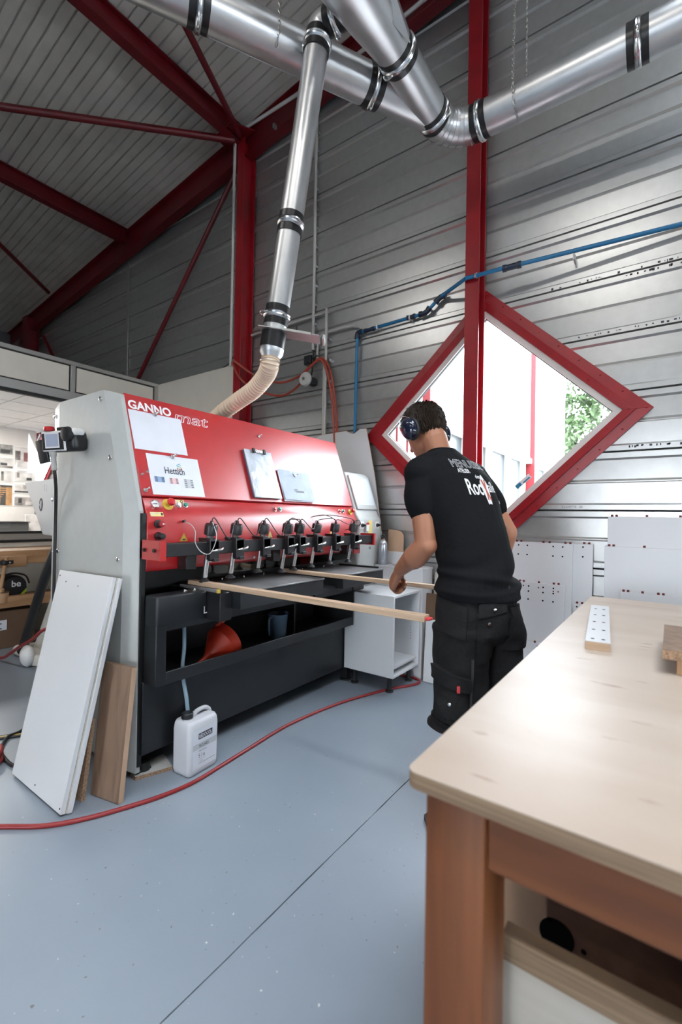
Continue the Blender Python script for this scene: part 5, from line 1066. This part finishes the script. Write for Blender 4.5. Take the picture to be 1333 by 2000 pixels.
obj('stand_post', MB().bx(-4.20, -4.0, 1.80, 1.95, .05, 1.1), 'cast_grey', dx, bev=.01)
hose('suction_hose', [(-4.47, 1.60, .06), (-4.395, 1.6, .168), (-4.227, 1.6, .447), (-4.06, 1.6, .715), (-3.96, 1.62, .90), (-3.9, 1.66, 1.1)], .036, 'black_pl', 'thick black suction hose beside the slanted grey stand', n=16)

# ------------------------------------------------------------------ the worker
from mathutils import noise as mnoise
PF = V(-.9072, .4206, 0); PL = V(-.4206, -.9072, 0); PU = V(0, 0, 1); PH = V(-.657, 1.844, 0)
def B(f, l, z): return PH+PF*f+PL*l+PU*z
def dirv(f, l, z): return PF*f+PL*l+PU*z
def eloft(mb, secs, n=28, power=2.3):
    # secs: (centre, axis, left vector, half width, half depth)
    rings = []
    for c, ax, lv, a, b_ in secs:
        ax = ax.normalized(); lv = (lv-ax*lv.dot(ax)).normalized(); fv = lv.cross(ax)
        ring = []
        for i in range(n):
            t = 2*pi*i/n; ct, st = cos(t), sin(t)
            ring.append(c+lv*(a*abs(ct)**(2/power)*(1 if ct >= 0 else -1))+fv*(b_*abs(st)**(2/power)*(1 if st >= 0 else -1)))
        rings.append(ring)
    mb.loft(rings)
def limb(mb, pts, radii, n=18, k=6):
    P = spline(pts, k); R_ = []
    for i in range(len(radii)-1):
        for j in range(k): R_.append(radii[i]+(radii[i+1]-radii[i])*j/k)
    R_.append(radii[-1]); mb.tube(P, R_, n)
    mb.ell(P[0], R_[0]*.98, 14, 8); mb.ell(P[-1], R_[-1]*.98, 14, 8)
def remesh(mb, vox, smooth_it=3, mat='skin', name='body', noise=None):
    me = bpy.data.meshes.new(name); me.from_pydata(mb.v, [], mb.f); bm = bmesh.new(); bm.from_mesh(me); bmesh.ops.recalc_face_normals(bm, faces=bm.faces); bm.to_mesh(me); bm.free()
    o = bpy.data.objects.new(name, me); COL.objects.link(o)
    r = o.modifiers.new('r', 'REMESH'); r.mode = 'VOXEL'; r.voxel_size = vox
    s = o.modifiers.new('s', 'SMOOTH'); s.factor = .5; s.iterations = smooth_it
    dg = bpy.context.evaluated_depsgraph_get(); m2 = bpy.data.meshes.new_from_object(o.evaluated_get(dg)); bpy.data.objects.remove(o)
    if noise:
        ns = [v.normal.copy() for v in m2.vertices]
        for v, n_ in zip(m2.vertices, ns): v.co = v.co+n_*noise(v.co)
    m2.materials.clear(); m2.materials.append(MATS[mat]); m2.polygons.foreach_set('use_smooth', [True]*len(m2.polygons)); m2.update()
    return m2
spine = [(0, .84), (.0, .90), (.005, .98), (.014, 1.07), (.045, 1.18), (.10, 1.29), (.148, 1.38), (.182, 1.46), (.205, 1.52)]
LAT = (-.03, -.03, -.03, -.03, -.025, -.015, -.005, 0, 0)
def spine_dir(i):
    a, b_ = spine[max(i-1, 0)], spine[min(i+1, len(spine)-1)]; return dirv(b_[0]-a[0], 0, b_[1]-a[1])
HC = B(.298, .022, 1.666); tl = radians(30); yw = radians(8)
hf0 = dirv(cos(yw), sin(yw)*.6, 0).normalized(); HF = (hf0*cos(tl)-PU*sin(tl)).normalized(); HL = PU.cross(hf0).normalized(); HU = HF.cross(HL); HU = HU if HU.z > 0 else -HU
RH = Matrix((HL, HF, HU)).transposed()
def HD(l, f, u): return HC+HL*l+HF*f+HU*u
mb = MB()
eloft(mb, [(B(s[0], LAT[i], s[1]), spine_dir(i), PL, a, b_) for i, (s, a, b_) in enumerate(zip(spine, (.150, .158, .145, .138, .142, .160, .172, .150, .085), (.11, .118, .105, .10, .108, .118, .112, .085, .065)))])
limb(mb, [B(.195, .0, 1.47), B(.215, .004, 1.545), HD(0, -.03, -.075)], [.066, .058, .060])
mb.ell(HD(0, -.008, .012), (.0765, .096, .098), 24, 16, RH); mb.ell(HD(0, .042, -.045), (.060, .052, .075), 20, 12, RH); mb.ell(HD(0, .062, -.098), (.036, .032, .028), 16, 10, RH); mb.ell(HD(0, .018, -.08), (.055, .05, .04), 16, 10, RH)
mb.ell(HD(0, .098, -.032), (.012, .016, .024), 12, 8, RH); mb.ell(HD(0, .108, -.045), (.014, .012, .011), 12, 8, RH); mb.ell(HD(0, .092, -.076), (.022, .009, .006), 12, 8, RH); mb.ell(HD(0, .090, -.086), (.019, .010, .006), 12, 8, RH)
for s in (-1, 1): mb.ell(HD(.077*s, -.012, -.018), (.010, .020, .032), 12, 8, RH); mb.ell(HD(.03*s, .082, .012), (.022, .012, .008), 12, 8, RH)
# arms
LS, LE, LW = B(.163, .150, 1.432), B(.115, .150, 1.140), B(.350, .108, 1.005)
limb(mb, [LS, (LS*.55+LE*.45)+dirv(-.006, .006, 0), LE], [.052, .050, .044]); mb.ell(LE+dirv(-.012, .0, -.004), .040, 14, 8)
limb(mb, [LE, LE*.68+LW*.32+dirv(-.005, .012, -.012), LE*.35+LW*.65, LW], [.046, .052, .041, .029])
RS, RE, RW = B(.165, -.160, 1.435), B(.060, -.272, 1.195), B(.15, -.28, 1.0)
limb(mb, [RS, RS*.5+RE*.5, RE], [.060, .052, .042]); limb(mb, [RE, RE*.65+RW*.35, RW], [.045, .048, .030])
# legs
for s, kn, an in ((1, (-.01, .072, .48), (-.10, .08, .09)), (-1, (-.01, -.155, .48), (-.10, -.175, .09))):
    limb(mb, [B(0, .082*s-.03, .84), B(.0, .09*s-.03, .68), B(*kn)], [.075, .07, .055]); limb(mb, [B(*kn), B((kn[0]+an[0])/2-.03, (kn[1]+an[1])/2, .33), B(*an)], [.060, .060, .040])
# hands
def hand(W, d, nb, thumb_up, holds=1.):
    d = d.normalized(); nb = (nb-d*nb.dot(d)).normalized(); t = d.cross(nb)
    if t.dot(thumb_up) < 0: t = -t
    rings = []
    for k, (w, h) in enumerate(((.028, .023), (.033, .021), (.040, .020), (.043, .019), (.041, .017))):
        rings.append((W+d*(-.01+.026*k), d, t, w, h))
    eloft(mb, rings, 18, 2.6)
    for off, ln3, r in ((.031, (.042, .026, .020), .0098), (.0105, (.046, .029, .021), .0100), (-.0105, (.043, .027, .020), .0095), (-.030, (.034, .021, .017), .0085)):
        p = W+d*.088+t*off; pts = [p-d*.02, p]; a = 0
        for L_, da in zip(ln3, (52, 72, 50)):
            a += radians(da*holds); p = p+(d*cos(a)-nb*sin(a))*L_; pts.append(p)
        mb.tube(spline(pts, 4), [r*1.12]*5+[r*1.05]*4+[r]*4+[r*.9]*4, 12)
        mb.ell(pts[2], r*1.12, 10, 8); mb.ell(pts[3], r*1.04, 10, 8); mb.ell(pts[-1], r*.9, 10, 8)
    p = W+d*.022+t*.026-nb*.006; pts = [p]
    for L_, v in zip((.040, .032, .027), (d*.75+t*.5-nb*.45, d*.85+t*.05-nb*.6, d*.7-t*.35-nb*.55)): p = p+v.normalized()*L_; pts.append(p)
    mb.tube(spline(pts, 4), [.0155]*4+[.0125]*4+[.0115]*4+[.0095], 12); mb.ell(pts[-1], .0098, 10, 8); mb.ell(p*.35+pts[0]*.65-nb*.004, .0165, 12, 8)
    return pts[-1], (pts[-1]-pts[-2]).normalized(), t, nb
hd = dirv(.074, -.012, -.075)
thumb = hand(LW+hd.normalized()*.012, hd, dirv(.25, .85, .35), dirv(1, 0, .4))
hand(RW+dirv(.01, .0, -.005), dirv(.45, .0, -.8), dirv(.3, -.85, .3), dirv(0, .3, 1))
pm = remesh(mb, .0042, 4, 'skin', 'person')
person = bpy.data.objects.new('person', pm); COL.objects.link(person)
tag(person, 'person in black t-shirt and black cargo shorts bent towards the machine, back turned', 'person')
obj('thumbnail', MB().ell(thumb[0]+thumb[2]*.004+thumb[3]*.007, (.006, .006, .006), 10, 8), 'cardboard', person)
for s in (-1, 1):
    e = obj('eye', MB().ell(HD(.03*s, .078, -.004), .0125, 14, 10), 'white_btn', person); obj('iris', MB().ell(HD(.03*s, .0895, -.005), .005, 10, 8), 'ink', e)
# hair
def hair_zt(y):
    if y < -.35: return -.66
    if y < .15: return -.66+(y+.35)/.5*.50
    return -.16+min(1, (y-.15)/.6)*.62
mb = MB(); R3_ = (.0845, .1040, .1055); N_ = 48; M_ = 30; grid = {}
random.seed(21)
for i in range(M_+1):
    th = pi*i/M_
    for j in range(N_):
        d = V(sin(th)*cos(2*pi*j/N_), sin(th)*sin(2*pi*j/N_), cos(th)); zt = hair_zt(d.y); k = 1.0 if d.z > zt else .90
        k += .018*mnoise.noise(d*9) if d.z > zt else 0
        grid[i, j] = HD(d.x*R3_[0]*k, -.008+d.y*R3_[1]*k, .014+d.z*R3_[2]*k)
vs = [grid[i, j] for i in range(M_+1) for j in range(N_)]; fs = []
for i in range(M_):
    for j in range(N_): fs.append((i*N_+j, i*N_+(j+1) % N_, (i+1)*N_+(j+1) % N_, (i+1)*N_+j))
mb.add(vs, fs)
cnt = 0
while cnt < 2600:
    d = V(random.gauss(0, 1), random.gauss(0, 1), random.gauss(0, 1)).normalized()
    if d.z < hair_zt(d.y)+.02: continue
    cnt += 1
    base = HD(d.x*R3_[0]*.99, -.008+d.y*R3_[1]*.99, .014+d.z*R3_[2]*.99); nn = (RH @ V(d.x/R3_[0], d.y/R3_[1], d.z/R3_[2])).normalized()
    crown = V(0, -.35, .95)
    flow = (RH @ V(d.x, d.y+.45, d.z-1.0)); flow = (flow-nn*flow.dot(nn)).normalized()
    if d.y > .45: flow = (flow*.6+HF*.6+HL*random.uniform(-.3, .3)).normalized()
    flow = (flow+nn*random.uniform(.10, .38)+V(random.gauss(0, .16), random.gauss(0, .16), random.gauss(0, .12))).normalized()
    L_ = random.uniform(.018, .034)*(1.25 if d.z > .5 else 1); w = random.uniform(.0018, .0034); sd_ = flow.cross(nn).normalized(); dn_ = nn
    p1_, p2_ = base+flow*L_*.55+nn*.002, base+flow*L_-nn*.003
    mb.add([base-sd_*w, base+sd_*w, base+dn_*w, p1_-sd_*w*.8, p1_+sd_*w*.8, p1_+dn_*w*.8, p2_], [(0, 1, 4, 3), (1, 2, 5, 4), (2, 0, 3, 5), (3, 4, 6), (4, 5, 6), (5, 3, 6)])
obj('hair', mb, 'hair', person, smooth=60)
# t-shirt
mb = MB(); sp2 = [(.0, .925), (.004, .985), (.014, 1.07), (.045, 1.18), (.10, 1.29), (.148, 1.38), (.182, 1.455), (.205, 1.515), (.212, 1.54)]
def sd2(i):
    a, b_ = sp2[max(i-1, 0)], sp2[min(i+1, len(sp2)-1)]; return dirv(b_[0]-a[0], 0, b_[1]-a[1])
eloft(mb, [(B(s[0], LAT[i], s[1]), sd2(i) if i > 1 else dirv(.03, 0, 1), PL, a, b_) for i, (s, a, b_) in enumerate(zip(sp2, (.180, .176, .164, .164, .180, .194, .178, .110, .072), (.140, .135, .126, .124, .132, .134, .112, .082, .072)))], 32)
sl_e = LS*.49+LE*.51
limb(mb, [LS+dirv(0, -.02, .0), LS*.7+LE*.3+dirv(0, .008, 0), sl_e], [.070, .068, .062]); limb(mb, [RS+dirv(0, .02, 0), RS*.7+RE*.3, RS*.42+RE*.58], [.078, .074, .066])
limb(mb, [B(.19, .06, 1.48), LS+dirv(0, 0, .005)], [.068, .070]); limb(mb, [B(.19, -.06, 1.48), RS+dirv(0, 0, .005)], [.068, .070])
def tee_noise(p):
    q = p-PH; l_ = q.dot(PL); z = q.z; f_ = q.dot(PF)
    low = max(0, min(1, (1.16-z)/.14)); n1 = mnoise.noise(V(l_*3.5+f_*3, f_*2.5, z*17+l_*5))*.022*low
    n2 = mnoise.noise(V(l_*6, f_*6, z*7))*.0055; n3 = mnoise.noise(V(l_*14+z*5, f_*14, z*10))*.0022
    roll = .008*math.exp(-((z-1.015-.02*sin(l_*9))/.016)**2)+.006*math.exp(-((z-.968+.012*sin(l_*11+1))/.012)**2)
    return n1+n2+n3+roll*1.4
tm = remesh(mb, .0062, 5, 'tee', 't_shirt', tee_noise); tee = bpy.data.objects.new('t_shirt', tm); put(tee, person)
tb_ = BVHTree.FromPolygons([v.co for v in tm.vertices], [tuple(p.vertices) for p in tm.polygons])
obj('collar', MB().tube([HD(0, 0, 0)*0+B(.208, 0, 1.535)+PL*(.069*cos(t))+dirv(.80, 0, -.33).normalized()*(.070*sin(t))+PU*(.006*cos(2*t)) for t in [2*pi*i/36 for i in range(36)]], .006, 8, closed=True), 'tee', tee)
def proj_print(vs, fs, mat, nm, off=.0022, parent=tee, sub=True, tree=tb_):
    bm = bmesh.new(); vv = [bm.verts.new(v) for v in vs]
    for f in fs:
        try: bm.faces.new([vv[i] for i in f])
        except ValueError: pass
    if sub:
        for _ in range(4):
            es = [e for e in bm.edges if e.calc_length() > .012]
            if not es: break
            bmesh.ops.subdivide_edges(bm, edges=es, cuts=1, use_grid_fill=False); bmesh.ops.triangulate(bm, faces=[f for f in bm.faces if len(f.verts) > 4])
    dead = []
    for v in bm.verts:
        x, z = v.co.x, v.co.y; x = -.09+(x+.09)*.80+.055; z += .018; o = B(-.6, -x, z); h, n_, _, _ = tree.ray_cast(o, PF, 2.)
        v.co = (h-PF*off) if h else v.co
        if not h or n_.dot(PF) > -.12: dead.append(v)
    bmesh.ops.delete(bm, geom=dead, context='VERTS')
    me = bpy.data.meshes.new(nm); bm.to_mesh(me); bm.free(); me.materials.append(MATS[mat]); ob = bpy.data.objects.new(nm, me); put(ob, parent); return ob
def shirt_text(s, x0, x1, z0, z1, mat, tilt_=0., **k):
    vs, fs = text_mb(s, x1-x0, z1-z0, **k); proj_print([V(x0+v.x, z0+v.y+tilt_*v.x, 0) for v in vs], fs, mat, 'shirt_print', sub=not k.get('outline'))
shirt_text('MENUISERIE', -.125, .135, 1.447, 1.484, 'print_grey', outline=.016)
shirt_text('ATELIER', -.108, -.030, 1.424, 1.442, 'print_white', offset=.02); shirt_text('des', -.012, .020, 1.402, 1.418, 'print_white', offset=.015)
shirt_text('Roc', -.090, .004, 1.330, 1.398, 'print_white', offset=.02); shirt_text('aille', .058, .128, 1.345, 1.392, 'print_white', offset=.012); shirt_text('SARL', .128, .158, 1.298, 1.312, 'print_white', offset=.02)
blob = [(.03+.026*cos(t)*(1+.2*sin(3*t)), 1.352+.062*sin(t)*(1+.1*sin(5*t)), 0) for t in [2*pi*i/26 for i in range(26)]]
proj_print([V(*p) for p in blob], [tuple(range(26))], 'print_white', 'shirt_print')
for pts in ([(.014, 1.395), (.024, 1.399), (.036, 1.352), (.050, 1.312), (.040, 1.308), (.026, 1.348)], [(.036, 1.399), (.045, 1.395), (.035, 1.355), (.030, 1.312), (.020, 1.312), (.026, 1.356)]): proj_print([V(a, b_, 0) for a, b_ in pts], [(0, 1, 2, 3, 4, 5)], 'print_red', 'shirt_print', off=.0032)
# shorts
mb = MB()
eloft(mb, [(B(f_, -.03, z), PU, PL, a, b_) for f_, z, a, b_ in ((.005, .985, .162, .120), (.01, .93, .172, .128), (0, .87, .182, .138), (-.005, .80, .180, .132), (.0, .76, .16, .11))], 30)
LEGS = {}
for s, kn in ((1, (-.012, .072, .44)), (-1, (-.02, -.158, .44))):
    secs = []
    for t, a, b_ in ((0, .098, .122), (.2, .100, .120), (.45, .098, .112), (.7, .097, .105), (.9, .099, .105), (1, .098, .105)):
        c = B(0, .088*s-.03, .82)*(1-t)+B(*kn)*t; secs.append((c, PU, PL, a, b_))
    eloft(mb, secs, 26, 2.2); LEGS[s] = (B(0, .088*s-.03, .82), B(*kn))
def sh_noise(p):
    q = p-PH; l_, f_, z = q.dot(PL), q.dot(PF), q.z
    return mnoise.noise(V(l_*7, f_*7, z*14+l_*6))*.007+mnoise.noise(V(l_*15, f_*15, z*11))*.003+.006*math.exp(-((z-.80-.04*l_)/.012)**2)*(.5+mnoise.noise(V(l_*9, f_*9, 3)))
sm_ = remesh(mb, .0065, 4, 'shorts', 'shorts', sh_noise); sho = bpy.data.objects.new('shorts', sm_); put(sho, person)
tb2 = BVHTree.FromPolygons([v.co for v in sm_.vertices], [tuple(p.vertices) for p in sm_.polygons])
def wrap(axis, th0, th1, z0, z1, th=.006, off=.003, bulge=0., nm='pocket', mat='shorts', parent=sho, slope=0., NU=14, NV=10):
    # cloth patch laid round the body: angle measured from the back towards the left
    a0, a1 = axis; out = []; inn = []
    for j in range(NV+1):
        for i in range(NU+1):
            t = radians(th0+(th1-th0)*i/NU); z = z0+(z1-z0)*j/NV+slope*(i/NU-.5)
            k = (z-a0.z)/(a1.z-a0.z) if abs(a1.z-a0.z) > 1e-4 else 0; c = a0+(a1-a0)*k; c = V(c.x, c.y, z)
            d = -PF*cos(t)+PL*sin(t); h, n_, _, _ = tb2.ray_cast(c+d*.45, -d, 1.); h = h or c+d*.12
            e = bulge*sin(pi*i/NU)*sin(pi*min(1, .15+j/NV)); out.append(h+d*(off+th+e+.003*mnoise.noise(h*20))); inn.append(h+d*(-.002))
    W_ = NU+1; f = []; n0 = len(out)
    for j in range(NV):
        for i in range(NU): a = j*W_+i; f += [(a, a+1, a+W_+1, a+W_), (n0+a, n0+a+W_, n0+a+W_+1, n0+a+1)]
    for i in range(NU): f += [(i, n0+i, n0+i+1, i+1), (NV*W_+i, NV*W_+i+1, n0+NV*W_+i+1, n0+NV*W_+i)]
    for j in range(NV): f += [(j*W_, (j+1)*W_, n0+(j+1)*W_, n0+j*W_), (j*W_+NU, n0+j*W_+NU, n0+(j+1)*W_+NU, (j+1)*W_+NU)]
    return obj(nm, MB().add(out+inn, f), mat, parent, smooth=50)
pel = (B(0, -.03, .95), B(0, -.03, .70)); lleg = LEGS[1]; rleg = LEGS[-1]
wrap(pel, -4, 46, .715, .905, .006, bulge=.010, nm='back_pocket', slope=-.03); wrap(pel, -6, 44, .885, .935, .008, off=.008, nm='pocket_flap', slope=-.02)
wrap(pel, 58, 84, .80, .92, .004, nm='front_pocket', slope=.02)
wrap(pel, -64, -18, .735, .905, .006, bulge=.014, nm='back_pocket'); 
wrap(lleg, 30, 104, .475, .625, .010, bulge=.018, nm='cargo_pocket'); wrap(lleg, 26, 110, .612, .662, .012, off=.012, nm='pocket_flap', slope=.03); wrap(lleg, 50, 92, .50, .575, .006, off=.024, bulge=.008, nm='tool_pocket')
wrap(lleg, 20, 24, .45, .72, .003, nm='seam', mat='shorts_seam', NU=2); wrap(lleg, -20, 160, .435, .465, .004, nm='hem', NU=26, NV=3); wrap(pel, -90, 130, .945, .985, .004, nm='waistband', NU=34, NV=3)
for th in (62, 20, -20): wrap(pel, th-2.2, th+2.2, .935, .99, .004, off=.008, nm='belt_loop', mat='shorts_seam', NU=3)
def stud(axis, th, z, off=.016):
    a0, a1 = axis; k = (z-a0.z)/(a1.z-a0.z); c = a0+(a1-a0)*k; d = -PF*cos(radians(th))+PL*sin(radians(th)); h, _, _, _ = tb2.ray_cast(V(c.x, c.y, z)+d*.45, -d, 1.)
    obj('snap_button', MB().lathe(h+d*off, d, [(0, .0075), (.003, .0065), (.004, .003)], 12), 'chrome', sho)
stud(pel, 20, .905, .020); stud(pel, 30, .855, .018); stud(lleg, 60, .555, .034)
wrap(lleg, 44, 49, .60, .625, .003, off=.026, nm='red_tag', mat='red_btn', NU=3)
# shoes
for s, an, nm in ((1, (-.10, .08), 'shoe'), (-1, (-.10, -.175), 'shoe')):
    mb = MB(); c0_ = B(an[0]-.075, an[1], .0); fv = dirv(1, .12*s, 0).normalized(); lv = PU.cross(fv)
    rings = []
    for x_, w, h in ((0, .022, .055), (.02, .034, .085), (.08, .038, .10), (.14, .041, .078), (.20, .046, .060), (.255, .042, .048), (.29, .022, .032)):
        c = c0_+fv*x_; rings.append([c+lv*(w*cos(t)*(1 if sin(t) > -.3 else .95))+PU*(max(0, h*.5+h*.5*sin(t))) for t in [2*pi*i/18 for i in range(18)]])
    mb.loft(rings); sh_ = obj('shoe', mb, 'shoe', person, smooth=50)
    mb = MB(); out = []
    for x_, w in ((-.004, .024), (.02, .037), (.08, .040), (.14, .043), (.20, .048), (.26, .044), (.296, .022)): out.append((x_, w))
    poly = [c0_+fv*x_+lv*w for x_, w in out]+[c0_+fv*x_-lv*w for x_, w in reversed(out)]; mb.prism(poly, (0, 0, .022)); obj('sole', mb, 'rubber', sh_)
    obj('sock', MB().cyl(B(an[0]-.01, an[1], .075), B(an[0]-.01, an[1], .16), .052, .056, n=16), 'shoe', sh_)
# ear defenders
ed = thing('ear_defenders', tuple(HD(0, 0, -.05)), "navy blue ear defenders worn on the worker's head", 'ear defenders')
for s in (-1, 1):
    c = HD(.078*s, -.008, -.022); d = HL*s
    cs = obj('ear_cup', MB().ell(c+d*.030, (.030, .044, .054), 24, 16, RH), 'muff', ed, smooth=60); obj('cushion', MB().ell(c+d*.010, (.020, .045, .055), 24, 14, RH), 'muff_pad', cs)
    obj('yoke_wire', MB().tube(spline([c+d*.045+HF*.035+HU*.03, c+d*.028+HF*.022+HU*.085, c+d*.030-HF*.004+HU*.066, c+d*.045-HF*.036+HU*.03], 5), .0016, 6), 'chrome', cs)
obj('head_band', MB().tube([HC+HL*(.104*cos(t))+(HF*.72+HU*.62)*(.128*sin(t)-.005)-HU*.0 for t in [pi*i/24 for i in range(25)]], .0045, 8), 'black_pl', ed)
